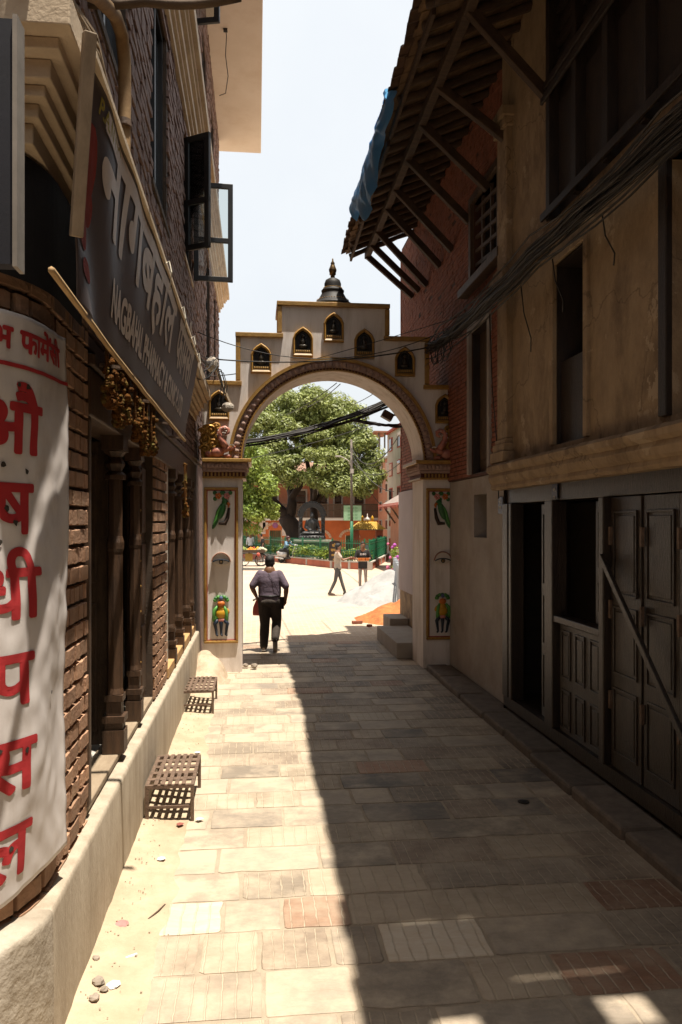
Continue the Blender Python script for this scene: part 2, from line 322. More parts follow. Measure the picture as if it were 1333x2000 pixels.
def paver(x0, x1, y0, y1, mt):
    t = R(-.0015, .003); c = .005; cr = R(.006, .03)
    ring = []; C4 = [(x0,y0),(x1,y0),(x1,y1),(x0,y1)]
    for i in range(4):                      # chipped, uneven edges
        (ax, ay), (bx_, by_) = C4[i], C4[(i+1)%4]; L_ = math.hypot(bx_-ax, by_-ay); nn = 4 if L_ < .5 else 6; k0 = min(.4, R(.3,1.2)*cr/L_); k1 = 1-min(.4, R(.3,1.2)*cr/L_)
        nx_, ny_ = (by_-ay)/L_, -(bx_-ax)/L_
        for q in range(nn):
            u = k0+(k1-k0)*q/(nn-1); dn_ = -abs(random.gauss(0,.0045))-(R(.005,.02) if R(0,1) < .06 else 0); ring.append((ax+(bx_-ax)*u+nx_*dn_, ay+(by_-ay)*u+ny_*dn_))
    n = len(ring)
    mx_, my_ = (x0+x1)/2, (y0+y1)/2
    def ins(p, k): return (p[0]+(k if p[0] < mx_ else -k), p[1]+(k if p[1] < my_ else -k))
    vs = [(x, y, -.03) for x, y in ring]+[(x, y, t-.003) for x, y in ring]+[(*ins(p, c), t) for p in ring]
    fs = [(i, (i+1)%n, n+(i+1)%n, n+i) for i in range(n)]+[(n+i, n+(i+1)%n, 2*n+(i+1)%n, 2*n+i) for i in range(n)]+[tuple(range(2*n, 3*n))]
    me = bpy.data.meshes.new('paving_stone'); me.from_pydata(vs, [], fs); me.materials.append(mt); link('paving_stone', me, alley)
random.seed(21)
y = 2.62; PALE = onz(385, 1793, 0); REDS = onz(1150, 1915, 0)
while y < 15.35:
    dy = R(.36, .41); y1 = min(y+dy-.006, 15.4)
    x = -.62+R(-.03, .06)-R(0, .1)
    while x < 2.72:
        w = random.choice([R(.28, .42), R(.42, .62), R(.55, .85)]); x1 = min(x+w, 2.74)
        if 2.74-x1 < .16: x1 = 2.74
        mt = random.choices(SM, WT)[0]
        if x < PALE.x < x1 and y < PALE.y < y1: mt = SM[6]
        if x < REDS.x < x1 and y < REDS.y < y1: mt = SM[4]
        paver(x, x1-R(.006, .020), y+R(0,.008), y1-R(0,.008), mt); x = x1
    y += dy
random.seed(5)
# dusty verge along the shop plinth, heaped a little against the wall
mb = MB(); NX, NY = 14, 150
for j in range(NY+1):
    yy = -1.0+13.5*j/NY
    edge = -.53+.13*noise.noise(Vector((0, yy*1.3, 3)))+.05*noise.noise(Vector((1, yy*5, 3)))
    for i in range(NX+1):
        u = i/NX; xx = -.90+(edge+.90)*u
        h = .035*(1-u)**1.5+.004+.018*(1-u)*noise.noise(Vector((xx*6, yy*4, 1)))+.008*noise.noise(Vector((xx*22, yy*22, 5)))
        mb.v.append((xx, yy, max(h, .003) if u < .93 else -.012))
mb.f = [(j*(NX+1)+i, j*(NX+1)+i+1, (j+1)*(NX+1)+i+1, (j+1)*(NX+1)+i) for j in range(NY) for i in range(NX)]
struct(mb.build('dirt_verge', M_dirt, smooth=True, nonorm=True))
# kerb step along the old houses on the right: separate long stones
kerb = struct(MB().box(2.80,3.25,-1.5,12.3,-.04,.06).build('kerb', mat('kerb_core', (.16,.13,.10), bump=.4)))
M_kerb = mat('kerb_stone', (.17,.135,.105), (.11,.088,.07), scale=7, bump=.5, bscale=25, rnd=.2)
y = 1.5
while y < 12.25:
    L_ = min(R(.7, 1.25), 12.3-y); mb = MB().box(2.73+R(0,.02), 3.09, y, y+L_-.018, -.03, .095+R(-.02,.015)); mb.build('kerb_stone', M_kerb, kerb, bevel=.03); y += L_

# ================================================================== LEFT: pharmacy building
WX = -.98
pb = root('pharmacy_building', (-1.6, 8, 0), 'tall brown brick building with carved wooden shopfront on a cement plinth, left side', 'building')
# plinth with worn ledge
prof = [(0,-.02),(.002,.3),(.0,.64),(-.004,.664),(-.014,.675),(-.06,.679),(-.30,.682)]     # outward offset from the face, height
def plinth_run(path, rough, nm, m, smooth):
    mb = MB(); P = len(prof)
    for i_, (p, n) in enumerate(path):
        for (o, z) in prof:
            k = 0 if o < -.1 else (1+(rough-1)*min(1, i_/10))*(.005*noise.noise(Vector((p.x*2+z*3, p.y*1.7, 0)))+.005*noise.noise(Vector((z*9, p.y*8, p.x*8)))+.003*noise.noise(Vector((z*30, p.y*26, p.x*26))))
            q = p+n*(o+k); mb.v.append((q.x, q.y, z+(1.3*k if z > .6 else 0)))
    mb.f = [(j*P+i, j*P+i+1, (j+1)*P+i+1, (j+1)*P+i) for j in range(len(path)-1) for i in range(P-1)]
    return mb.build(nm, m, pb, smooth=smooth, nonorm=True)
plinth_run([(Vector((-.90, 12.42-(12.42-3.55)*j/110, 0)), Vector((1,0,0))) for j in range(111)], 1, 'plinth', M_plinth, True)
arcp = []
for k in range(41):
    a = -math.radians(110*k/40); n = Vector((math.cos(a), math.sin(a), 0)); arcp.append((Vector((-1.45,3.55,0))+n*.55, n))
plinth_run(arcp, 3.0, 'corner_plinth', mat('rough_corner_stone', (.40,.345,.27), (.27,.225,.17), scale=4, bump=.6, bscale=18, stain=(.5,.45,.38), stain_scale=3), True)
MB().box(-2.3,-1.2,3.5,4.6,.5,.66).build('plinth_core', M_plinth, pb)
# corner brick pier: round core and separate bricks
cx, cy, RC = -1.60, 3.74, .60
def pier_pt(s, off):      # s runs from y=4.57 (s=0) towards the camera and round the corner
    if s < .83: return Vector((WX+off, 4.57-s, 0)), 0.0
    a = (s-.83)/RC; return Vector((cx+(RC+.02+off)*math.cos(-a), cy+(RC+.02+off)*math.sin(-a), 0)), a
mb = MB(); S_ = [0,.4,.83]+[.83+RC*math.radians(k) for k in range(8, 121, 8)]
for z in (.60, 4.05):
    for s in S_: p, a = pier_pt(s, -.012); mb.v.append((p.x, p.y, z))
k = len(S_); mb.f = [(i, i+1, k+i+1, k+i) for i in range(k-1)]
pier = mb.build('brick_pier', M_mort2, pb)
random.seed(11)
def curved_brick(s0, s1, z0, z1, parent):
    vs = []; e = .012+R(-.004, .006); n = 3; t = .007
    for k in range(n+1):
        s = s0+(s1-s0)*k/n; q = t if k == 0 else (-t if k == n else 0)
        p, _ = pier_pt(s, -.02); p2, _ = pier_pt(s+q, e+R(-.003,.003))
        vs += [(p.x,p.y,z0),(p.x,p.y,z1),(p2.x,p2.y,z0+t+R(-.004,.004)),(p2.x,p2.y,z1-t+R(-.004,.004))]
    fs = []
    for k in range(n):
        a = k*4; c = a+4; fs += [(a+2,c+2,c+3,a+3),(a,c,c+2,a+2),(a+3,c+3,c+1,a+1)]
    fs += [(0,2,3,1),(n*4,n*4+1,n*4+3,n*4+2)]
    me = bpy.data.meshes.new('brick'); me.from_pydata(vs, [], fs); me.materials.append(M_brickn)
    link('brick', me, parent)
z = .60; row = 0; nb = 0
while z < 3.95:
    h = .104+R(-.004,.004); s = .0-(.11 if row % 2 else 0)
    while s < 1.55:
        w = R(.19,.235) if R(0,1) > .3 else R(.10,.13)
        a, c = max(s,0.004), s+w-.016
        if c-a > .03: curved_brick(a, c, z+.004, z+h-.010, pier); nb += 1
        s += w
    z += h; row += 1
# second brick panel further along
p2 = MB().box(-1.25, WX-.008, 7.5, 8.54, .69, 3.35).build('brick_panel', M_mort2, pb)
z = .69; row = 0
while z < 3.3:
    h = .107; s = 7.5-(.11 if row % 2 else 0)
    while s < 8.54:
        w = R(.19,.24) if R(0,1) > .3 else R(.11,.13); a, c = max(s,7.5), min(s+w-.016, 8.54)
        if c-a > .03:
            e = .014+R(-.005,.006); t = .006; x0, x1 = WX-.02, WX+e; zz0, zz1 = z+.008+R(-.003,.003), z+h-.010
            me = bpy.data.meshes.new('brick'); me.from_pydata([(x0,a,zz0),(x0,c,zz0),(x0,c,zz1),(x0,a,zz1),(x1,a+t,zz0+t),(x1+R(-.004,.004),c-t,zz0+t),(x1,c-t,zz1-t),(x1,a+t,zz1-t)], [], [(4,5,6,7),(0,1,5,4),(1,2,6,5),(2,3,7,6),(3,0,4,7)])
            me.materials.append(M_brickn); link('brick', me, p2)
        s += w
    z += h; row += 1
# shop interior: dark room with pale tiled floor
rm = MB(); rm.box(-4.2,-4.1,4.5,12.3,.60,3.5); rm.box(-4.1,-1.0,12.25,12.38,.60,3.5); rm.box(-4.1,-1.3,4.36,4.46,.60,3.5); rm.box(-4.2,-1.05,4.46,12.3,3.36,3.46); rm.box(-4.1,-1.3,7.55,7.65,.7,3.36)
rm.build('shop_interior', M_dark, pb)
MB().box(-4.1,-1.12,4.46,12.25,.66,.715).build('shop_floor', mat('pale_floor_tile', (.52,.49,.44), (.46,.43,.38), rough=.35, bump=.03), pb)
sh = MB()
for zz in (1.2,1.7,2.2,2.7): sh.box(-4.05,-3.7,4.6,7.4,zz,zz+.03)
shelf = sh.build('shop_shelf', M_woodo, pb)
# timber sill, lintel, posts and doors
MB().box(-1.16,-.985,4.58,7.48,.69,.735).build('timber_sill', mat('worn_sill', (.33,.26,.18),(.24,.18,.12),scale=6,stretch=(2,.5,1),bump=.3), pb, bevel=.008)
MB().box(-1.16,-.955,8.56,12.3,.69,.80).build('timber_sill', mat('orange_sill', (.50,.30,.13),(.42,.24,.10),scale=5,bump=.2), pb, bevel=.008)
MB().box(-1.2,-.955,4.575,12.3,3.02,3.30).build('lintel', M_wood, pb, bevel=.012)
MB().box(-1.2,-.93,4.575,12.3,3.31,3.38).build('lintel_moulding', M_wood, pb, bevel=.01)
def post(y, w, z0, z1, x=-1.02, m=M_wood):
    mb = MB(); h = w/2; H = z1-z0
    prof = [(0,1.08,.17),(.17,.9,.05),(.22,1.12,.05),(.27,.75,.10),(.37,.92,.05)]
    z = z0
    for (o, s, hh) in prof: mb.box(x-h*s, x+h*s, y-h*s, y+h*s, z0+o, z0+o+hh-.004)
    mb.lathe((x,y,z0+.42), [(h*.95,0),(h*.8,.04),(h*.8,H*.45),(h*.92,H*.46),(h*.92,H*.48),(h*.75,H*.5),(h*.75,H*.68)], 8)
    zt = z0+.42+H*.68
    o = mb.build('timber_post', m, pb)
    c = MB(); c.lathe((x,y,zt), [(h*1.1,0),(h*1.15,.03),(h*.7,.06),(h*1.05,.11),(h*.7,.16),(h*1.2,.20)], 10); c.box(x-h*1.1,x+h*1.1,y-h*1.6,y+h*1.6,zt+.205,z1)
    c.build('post_capital', m, o); return o
for yy, w in ((5.72,.14),(6.62,.12),(9.25,.15),(10.25,.14),(11.35,.15),(12.1,.13)): post(yy, w, .74, 3.02)
# carved door jamb, folded door leaves, glazed jamb
mb = MB(); mb.box(-1.14,-.965,4.585,4.66,.74,3.02); mb.box(-1.14,-.985,4.665,4.74,.74,3.02); mb.build('door_jamb', M_wood, pb, bevel=.012)
for (a, bq) in ((6.72,7.05),(7.10,7.45)):
    d = MB().box(-1.10,-1.055,a,bq,.75,3.0).build('door_leaf', M_wood, pb, bevel=.004)
    for (c0, c1) in ((.85,1.45),(1.55,2.2),(2.3,2.9)): MB().box(-1.057,-1.035,a+.06,bq-.06,c0,c1).build('door_panel', M_wood, d, bevel=.01)
    st = MB()
    for k in range(9): st.ell((-1.05, a+.03, .9+k*.23), .012, 6, 4)
    st.build('stud', M_gold, d)
for yy in (5.86, 6.05):
    d = MB().box(-1.6,-1.10,yy,yy+.04,.75,3.0).build('door_leaf', M_woodo, pb, bevel=.004)
    for (c0, c1) in ((.85,1.8),(1.95,2.9)): MB().box(-1.52,-1.18,yy-.012,yy+.003,c0,c1).build('door_panel', M_woodo, d, bevel=.008)
MB().box(-1.1,-.995,8.56,8.86,.80,3.02).build('glazed_jamb', mat('pale_jamb', (.60,.56,.48),(.5,.46,.38),rough=.4), pb, bevel=.006)
for yy in (9.6, 10.6):
    MB().box(-1.3,-1.27,yy,yy+.7,.80,3.02).build('shop_window', M_glass, pb)
# ---- upper storeys of the pharmacy building
WIN = [(4.75,6.0,5.55,7.75),(7.36,8.66,5.62,7.75),(10.6,11.9,6.05,7.75),(15.2,16.4,4.9,7.75),(17.8,18.7,5.4,7.75),
       (7.3,8.7,9.0,11.4),(10.7,12.0,9.2,11.4),(14.0,15.2,9.0,11.4),(16.6,17.8,9.0,11.4)]
YF = 20.2
wall_cells(MB(), -1.30, WX-.012, 3.74, YF, 3.40, 12.3, WIN).build('wall', M_mort2, pb)
wall_cells(MB(), -3.2, -1.31, YF-.3, YF, 0, 12.3, []).build('end_wall', M_rustic, pb)
MB().box(-1.6,-1.0,12.45,YF-.31,0,3.39).build('rear_wall', M_rustic, pb)
mb = MB(); brick_facing(mb, WX-.012, 1, 3.76, YF, 3.42, 12.28, WIN, .088, .30, .016, .022, .009)
mb.build('brick_facing', M_rustic, pb, kind='stuff', nonorm=True)
mb = MB()
for i in range(11):
    a0 = math.radians(-10*i); a1 = math.radians(-10*(i+1))
    q = lambda a, z: (cx+RC*math.cos(a), cy+RC*math.sin(a), z)
    mb.quad(q(a0,4.0), q(a1,4.0), q(a1,12.3), q(a0,12.3))
mb.build('corner_wall', M_rustic, pb)
for (a, bq, c, d) in WIN:       # window: black frame, dark pane, sill
    w = MB(); t = .07
    for (u0,u1,v0,v1) in ((a,a+t,c,d),(bq-t,bq,c,d),(a+t,bq-t,c,c+t),(a+t,bq-t,d-t,d),((a+bq)/2-.03,(a+bq)/2+.03,c+t,d-t)): w.box(-1.12,-1.03,u0+.001,u1-.001,v0+.001,v1-.001)
    f = w.build('window_frame', M_black, pb)
    if not (10.5 < a < 10.8): MB().box(-1.085,-1.075,a+t,bq-t,c+t,d-t).build('pane', M_glass, f)
    MB().box(-1.2,-.955,a-.05,bq+.05,c-.06,c-.002).build('window_sill', M_cream if c > 6 else M_mort2, f)
# rooms behind so that open windows look dark
MB().box(-2.0,-1.9,4.2,19.5,4.5,12.0).build('room_partition', M_dark, pb)
# first-floor cornice: stepped cream mouldings wrapping the near end
mb = MB()
for (z0, z1, e) in ((4.00,4.09,.04),(4.09,4.15,.075),(4.15,4.20,.115),(4.20,4.28,.15),(4.28,4.33,.20),(4.33,4.46,.26)):
    mb.box(-2.7, WX+e, 3.43-e*1.35, 12.33, z0+.001, z1)
mb.build('first_floor_cornice', M_cream, pb, bevel=.006)
mb = MB()
for (z0, z1, e) in ((7.86,7.96,.05),(7.96,8.02,.09),(8.02,8.14,.13),(8.14,8.20,.18),(8.20,8.26,.21),(8.26,8.42,.27)):
    mb.box(-1.05, WX+e, 3.8, YF+e, z0+.001, z1)
mb.build('upper_cornice', M_cream, pb, bevel=.006)
# cantilevered slab of the top floor with its plain soffit
M_soffit = mat('soffit_plaster', (.72,.64,.56), (.66,.575,.49), scale=1.2, bump=.08, stain=(.5,.38,.27), stain_scale=.9, stain_amt=.4)
MB().box(-2.6, .12, 1.5, 20.75, 12.31, 12.55).build('roof_slab', M_soffit, pb, bevel=.01)
MB().box(.0, .118, 1.5, 20.74, 12.56, 13.5).build('roof_parapet', M_soffit, pb)
p = Vector((-.62, 15.6, 12.3))
cw = MB().tube([p+Vector(q) for q in ((0,0,.02),(.02,0,-.12),(0,.02,-.5),(.05,.05,-.9),(.0,.05,-1.25),(-.12,.02,-1.32))], .009, 5)
cw.box(p.x-.04,p.x+.04,p.y-.04,p.y+.04,12.27,12.309); cw.build('hanging_lamp_wire', M_wire, pb)
# open casement sashes
def sash(p0, p1, z0, z1, name='casement_sash'):
    p0, p1 = Vector(p0), Vector(p1); d = (p1-p0); L_ = d.length; d.normalize(); t = .075; mb = MB()
    def bar(a, bq, u, v): mb.beam(p0+d*a+Vector((0,0,u)), p0+d*bq+Vector((0,0,v)), .05, t)
    for (a, bq, z) in ((0,L_,z0+t/2),(0,L_,z1-t/2),(0,L_,z0+(z1-z0)*.42)): mb.beam(p0+d*a+Vector((0,0,z)), p0+d*bq+Vector((0,0,z)), .05, t)
    for a in (t/2, L_-t/2): mb.beam(p0+d*a+Vector((0,0,z0)), p0+d*a+Vector((0,0,z1)), .052, t, up=d)
    o = mb.build(name, M_black, pb, bevel=.006)
    g = MB(); n_ = d.cross(Vector((0,0,1)))*.004
    for (u, v) in ((z0+t, z0+(z1-z0)*.42-t/2), (z0+(z1-z0)*.42+t/2, z1-t)):
        q = [p0+d*t+Vector((0,0,u)), p0+d*(L_-t)+Vector((0,0,u)), p0+d*(L_-t)+Vector((0,0,v)), p0+d*t+Vector((0,0,v))]
        g.prism([a-n_ for a in q], n_*2)
    g.build('pane', M_clear, o)
M_clear = bpy.data.materials.new('clear_glass'); M_clear.use_nodes = True; nt = M_clear.node_tree
nt.nodes.remove(nt.nodes['Principled BSDF']); tr = nt.nodes.new('ShaderNodeBsdfTransparent'); gl = nt.nodes.new('ShaderNodeBsdfGlossy'); gl.inputs['Roughness'].default_value = .03
fr = nt.nodes.new('ShaderNodeFresnel'); fr.inputs[0].default_value = 1.5; ms = nt.nodes.new('ShaderNodeMixShader'); tr.inputs[0].default_value = (.86,.89,.88,1)
nt.links.new(fr.outputs[0], ms.inputs[0]); nt.links.new(tr.outputs[0], ms.inputs[1]); nt.links.new(gl.outputs[0], ms.inputs[2]); nt.links.new(ms.outputs[0], nt.nodes['Material Output'].inputs[0])
sash((-.97,10.62,0), (-.62,10.40,0), 6.08, 7.62)
sash((-.95,11.86,0), (-.36,11.9,0), 6.08, 7.58)
sash((-.97,10.72,0), (-.50,10.60,0), 9.22, 11.3)
# downpipes with a bend at the corner
dp = root('drain_pipe', (-.9,4.4,4.4), 'thick rusty brown drain pipe curving down the brick wall behind the shop sign', 'pipe')
MB().tube([(-.90,3.0,4.50),(-.87,3.7,4.92),(-.86,4.3,5.26),(-.86,4.82,5.50),(-.86,5.05,5.53),(-.86,5.16,5.42),(-.86,5.17,5.2),(-.86,5.13,4.75),(-.86,5.1,4.35)], .042, 12).build('pipe', mat('aged_pipe', (.33,.21,.10),(.22,.13,.06),scale=6,bump=.2), dp, smooth=True)
mb = MB()
for z in (4.6, 5.0): MB().lathe((-.86,5.13,z), [(.044,-.02),(.05,-.02),(.05,.02),(.044,.02)], 12).build('pipe_clamp', M_iron, dp)
cb = MB()
for k in range(5):
    o = k*.03; cb.tube([(-.90,3.2+o,4.62),(-.86,3.7+o,4.83),(-.85,4.2+o,4.98-o),(-.85,4.5+o,4.88),(-.85,4.66+o,4.65),(-.86,4.7+o,4.3)], R(.010,.022), 6)
tag(cb.build('cable_bunch', mat('dusty_cable', (.30,.21,.12),(.16,.11,.06),scale=20)), 'dusty brown cables bunched beside the drain pipe above the shop sign', 'cable')

# ================================================================== shop sign over the doors
sr = root('shop_sign', (-.8,6,3.3), 'long dark vinyl shop sign with pale Devanagari and English lettering, hung over the doors', 'sign')
NB, NT_, FB, FT = Vector((-.78,3.46,3.33)), Vector((-.66,3.21,4.30)), Vector((-.78,8.46,3.30)), Vector((-.66,8.90,4.24))
def sg(u, v, off=0.0):
    p = NB.lerp(FB, u).lerp(NT_.lerp(FT, u), v)
    w = .022*math.sin(u*46+v*5)*math.exp(-u*7)*(1-.3*v)+.010*noise.noise(Vector((u*9, v*2, 0)))+.05*math.exp(-u*14)*math.sin(v*3.1)*-1
    return p+Vector((w+off, 0, 0))
mb = MB(); NU, NV = 220, 24
for j in range(NV+1):
    for i in range(NU+1): mb.v.append(sg(i/NU, j/NV))
mb.f = [(j*(NU+1)+i, j*(NU+1)+i+1, (j+1)*(NU+1)+i+1, (j+1)*(NU+1)+i) for j in range(NV) for i in range(NU)]
M_vinyl = mat('dark_vinyl', (.10,.079,.081), (.082,.064,.066), rough=.5, scale=2, bump=.04, spec=.45, stain=(.13,.10,.09), stain_scale=2, stain_amt=.35)
sf = mb.build('sign_face', M_vinyl, sr, smooth=True, nonorm=True)
sm_ = sf.modifiers.new('thick', 'SOLIDIFY'); sm_.thickness = .004; sm_.offset = -1
M_pale = mat('pale_lettering', (.72,.61,.52), (.63,.53,.45), scale=5, rough=.45, bump=.03)
SL, SH = 5.2, .95
def sgl(x, y, z=0): return sg(x/SL, y/SH, .0035+z)
lettering('नागबहाल', .62, lambda x, y, z: sgl(.30+x, .50+y, z), M_pale, sf, bold=.018, cut=.06, xscale=1.33)
lettering('फामेसी', .62, lambda x, y, z: sgl(3.42+x, .50+y, z), M_pale, sf, bold=.018, cut=.06, xscale=.80, reph=1.60)
lettering('NAGBAHAL PHARMACY & CLINIC P. LTD.', .255, lambda x, y, z: sgl(.72+x, .16+y, z), M_pale, sf, bold=.010, cut=.06, xscale=.80)
lettering('P.A.N NO.:', .085, lambda x, y, z: sgl(.18+x, .84+y, z), mat('yellow_print', (.42,.34,.06)), sf, bold=.003, cut=.04, xscale=1.3)
mb = MB()
for (u, v, a, bq) in ((.16,.62,.10,.16),(.20,.47,.075,.08),(.12,.37,.08,.10),(.16,.20,.09,.05)):
    q = [sgl(u+a*math.cos(2*math.pi*k/14), v+bq*math.sin(2*math.pi*k/14)) for k in range(14)]; mb.add(q, [tuple(range(14))])
mb.build('red_print', mat('red_print', (.30,.035,.02)), sf)
tb = MB(); tb.beam(NT_+Vector((.0,-.06,.05)), NB+Vector((.02,-.10,.28)), .05, .05); tb.build('frame_upright', mat('weathered_batten', (.36,.28,.20),(.26,.20,.14),scale=8,stretch=(3,3,.6)), sr, bevel=.005)
mb = MB(); mb.tube([NB.lerp(FB, k/20)+Vector((.008, -.45*(1-k/20)**8, R(-.004,.004)+.05*(1-k/20)**6-.02)) for k in range(21)], .014, 6); mb.build('bottom_pole', mat('bamboo', (.40,.27,.13),(.30,.19,.09)), sr, smooth=True)
mb = MB(); mb.beam(NT_, FT, .03, .03); mb.build('frame_rail', M_cream, sr)
for k in (.25,.5,.75,.98):
    p = NT_.lerp(FT, k); MB().beam(p, (WX-.01, p.y, p.z+.1), .02, .02).build('bracket', M_iron, sr)
    p = NB.lerp(FB, k); MB().beam(p, (WX-.01, p.y, p.z+.02), .02, .02).build('bracket', M_iron, sr)
for (u, a, bq) in ((.42,.0,.16),(.62,.02,.2),(.80,.0,.14),(.93,.03,.22)):      # loose tie strings
    p = sg(u, .97, .01); MB().tube([p, p+Vector((.03,.05,.04)), p+Vector((.05,.02,-.05-a)), p+Vector((.03,.08,-bq))], .005, 4).build('tie_string', mat('string', (.6,.55,.45)), sr)
# ================================================================== banner round the corner
br = root('pharmacy_banner', (-1.1,3.6,.8), 'white vinyl banner with red Devanagari letters wrapped round the brick corner', 'banner')
def bn(s, z, off=0.0):       # s from the right edge (y=4.04) round the corner
    w = .010*math.sin(z*3.1+s*9)+.012*noise.noise(Vector((s*5, z*2.2, 3)))+.006*noise.noise(Vector((s*16, z*9, 8)))
    curl = .02*max(0, 1-s/.10)**2
    p, a = pier_pt(s+.73+ (.03 if z < 1.4 else 0)*(1.4-z), .045+w+off+curl)
    return Vector((p.x, p.y, z))
mb = MB(); NU, NV = 70, 120
for j in range(NV+1):
    for i in range(NU+1):
        s = .95*i/NU; zb = .80+.02*math.sin(s*8)+.05*math.exp(-s*9); mb.v.append(bn(s, zb+(3.29-zb)*j/NV))
mb.f = [(j*(NU+1)+i, j*(NU+1)+i+1, (j+1)*(NU+1)+i+1, (j+1)*(NU+1)+i) for j in range(NV) for i in range(NU)]
M_ban = mat('white_vinyl', (.66,.61,.58), (.56,.51,.48), scale=3, rough=.5, bump=.1, bscale=8, stain=(.36,.30,.25), stain_scale=4, stain_amt=.45, stretch=(1,1,.5))
bf = mb.build('banner_sheet', M_ban, br, smooth=True, nonorm=True)
q = bf.modifiers.new('thick', 'SOLIDIFY'); q.thickness = .003; q.offset = -1
def letter(body, s_right, z, size, xs=1.0, bold=.012, name='lettering', reph=None):
    bm = text_bm(body, size, bold*size/.3, .03, xs, reph=reph); wmax = max(v.co.x for v in bm.verts)
    for v in bm.verts: v.co = bn(s_right+(wmax-v.co.x), z+v.co.y, .0055+v.co.z)
    me = bpy.data.meshes.new(name); bm.to_mesh(me); bm.free(); me.materials.append(M_red); link(name, me, bf)
letter('औ', .25, 2.70, .33, 1.05, .0075); letter('ष', .30, 2.355, .33, 1.05, .0075); letter('धी', .27, 1.99, .33, 1.0, .0075)
letter('प', .315, 1.625, .33, 1.05, .0075); letter('स', .31, 1.26, .33, 1.05, .0075); letter('ल', .315, .90, .33, 1.05, .0075)
letter('शुभ', .43, 3.135, .135, 1.0, .012); letter('फामेसी', .06, 3.135, .135, .95, .012, reph=1.60)
mb = MB(); 
for k in range(46):
    s0, s1 = .9*k/46, .9*(k+1)/46; mb.quad(bn(s0,3.058,.006), bn(s1,3.058,.006), bn(s1,3.076,.006), bn(s0,3.076,.006))
mb.build('red_rule', M_red, bf)
mb = MB(); random.seed(3)
for (s, z) in ((.40,2.99),(.35,2.985),(.47,2.64),(.45,2.46),(.41,2.40),(.48,2.32),(.37,1.42),(.5,1.78),(.43,1.02),(.35,2.62),(.18,1.62),(.49,1.44)):
    q = [bn(s+R(.006,.016)*math.cos(a), z+R(.006,.018)*math.sin(a), .009) for a in (0,.9,1.8,2.7,3.6,4.5,5.4)]; MB().add(q, [tuple(range(7))]).build('tear', mat('torn_hole', (.05,.04,.03)), bf)
# dark side sign hanging at the near corner
ds = root('hanging_sign', (-1.2,2.55,3.2), 'dark blue hanging sign panel with pale edge, cut off at the top left corner', 'sign')
a = ony(0,40,2.6); c = ony(37,520,2.6)
MB().box(-1.7, c.x-.012, 2.58, 2.64, c.z, ony(37,45,2.6).z).build('panel', mat('dark_blue_panel', (.010,.010,.017),(.008,.008,.013),rough=.7,bump=.02), ds)
MB().box(c.x-.011, c.x+.004, 2.57, 2.65, c.z-.01, ony(37,45,2.6).z+.01).build('panel_edge', mat('pale_edge', (.26,.23,.20), bump=.02), ds)
MB().beam((-1.3,2.61,3.28),(-1.3,3.2,3.6),.03,.03).build('bracket', M_iron, ds)
bbd = root('cornice_shade_panel', (-1.2,3.3,3.45), 'black curved panel standing in for deep shade on the brick corner under the cornice', 'board')  # black sheet over the bricks, painting in the deep shade below the cornice
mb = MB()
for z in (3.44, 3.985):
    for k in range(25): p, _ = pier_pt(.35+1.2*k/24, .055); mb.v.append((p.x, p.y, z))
mb.f = [(k, k+1, 25+k+1, 25+k) for k in range(24)]; mb.build('board', mat('shade_black', (.012,.010,.010), rough=.8), bbd)  # stand-in sheet for the deep shade, no real board
# drooping cable overhead
p0, p1, p2 = ony(100,-6,4.6), ony(283,4,4.6), ony(470,-6,4.6)
tag(MB().tube([p0.lerp(p1, k/8)+Vector((0,0,-.03*math.sin(k/8*math.pi))) for k in range(9)]+[p1.lerp(p2, k/8)+Vector((0,0,-.03*math.sin(k/8*math.pi))) for k in range(1,9)], .026, 8).build('overhead_cable', mat('dark_cable',(.10,.065,.04),(.06,.04,.025)), smooth=True), 'thick drooping brown cable crossing the top edge above the shop', 'cable')

# ================================================================== benches
def bench(loc, w, l, h, label):
    x, y = loc; br_ = root('slatted_bench', (x, y, 0), label, 'bench', 'low slatted iron benches by the plinth')
    t = .028
    for sx in (-1,1):
        for sy in (-1,1): MB().box(x+sx*(w/2-t/2)-t/2, x+sx*(w/2-t/2)+t/2, y+sy*(l/2-t/2)-t/2, y+sy*(l/2-t/2)+t/2, 0, h-.03).build('leg', M_iron, br_, bevel=.003)
    f = MB(); f.box(x-w/2,x+w/2,y-l/2,y-l/2+t,h-.03,h-.001); f.box(x-w/2,x+w/2,y+l/2-t,y+l/2,h-.03,h-.001); f.box(x-w/2,x-w/2+t,y-l/2+t,y+l/2-t,h-.03,h-.002); f.box(x+w/2-t,x+w/2,y-l/2+t,y+l/2-t,h-.03,h-.002)
    f.build('top_frame', M_iron, br_, bevel=.002)
    ns = 6; gap = (w-2*t)/ns
    for k in range(1, ns): 
        xx = x-w/2+t+gap*k; MB().box(xx-.016, xx+.016, y-l/2-.001, y+l/2+.001, h, h+.007).build('slat', M_iron, br_)
    for k in range(1, 5):
        yy = y-l/2+l*k/5; MB().box(x-w/2, x+w/2, yy-.03, yy+.03, h-.014, h-.001).build('crossbar', M_iron, br_)
    for sy in (-1,1): MB().box(x-w/2+t, x+w/2-t, y+sy*(l/2-t/2)-.008, y+sy*(l/2-t/2)+.008, h*.36, h*.36+.022).build('stretcher', M_iron, br_)
    return br_
b1a, b1b = onz(285,1533,.30), onz(378,1533,.30); b1c = onz(345,1472,.30)
bench(((b1a.x+b1b.x)/2, (b1a.y+b1b.y)/2+.40), .385, .80, .30, 'slatted iron bench beside the plinth, the one nearer the camera')
b2a, b2b = onz(356,1349,.30), onz(417,1349,.30)
bench(((b2a.x+b2b.x)/2, (b2a.y+b2b.y)/2+.43), .40, .86, .30, 'slatted iron bench beside the plinth, the one nearer the arch')
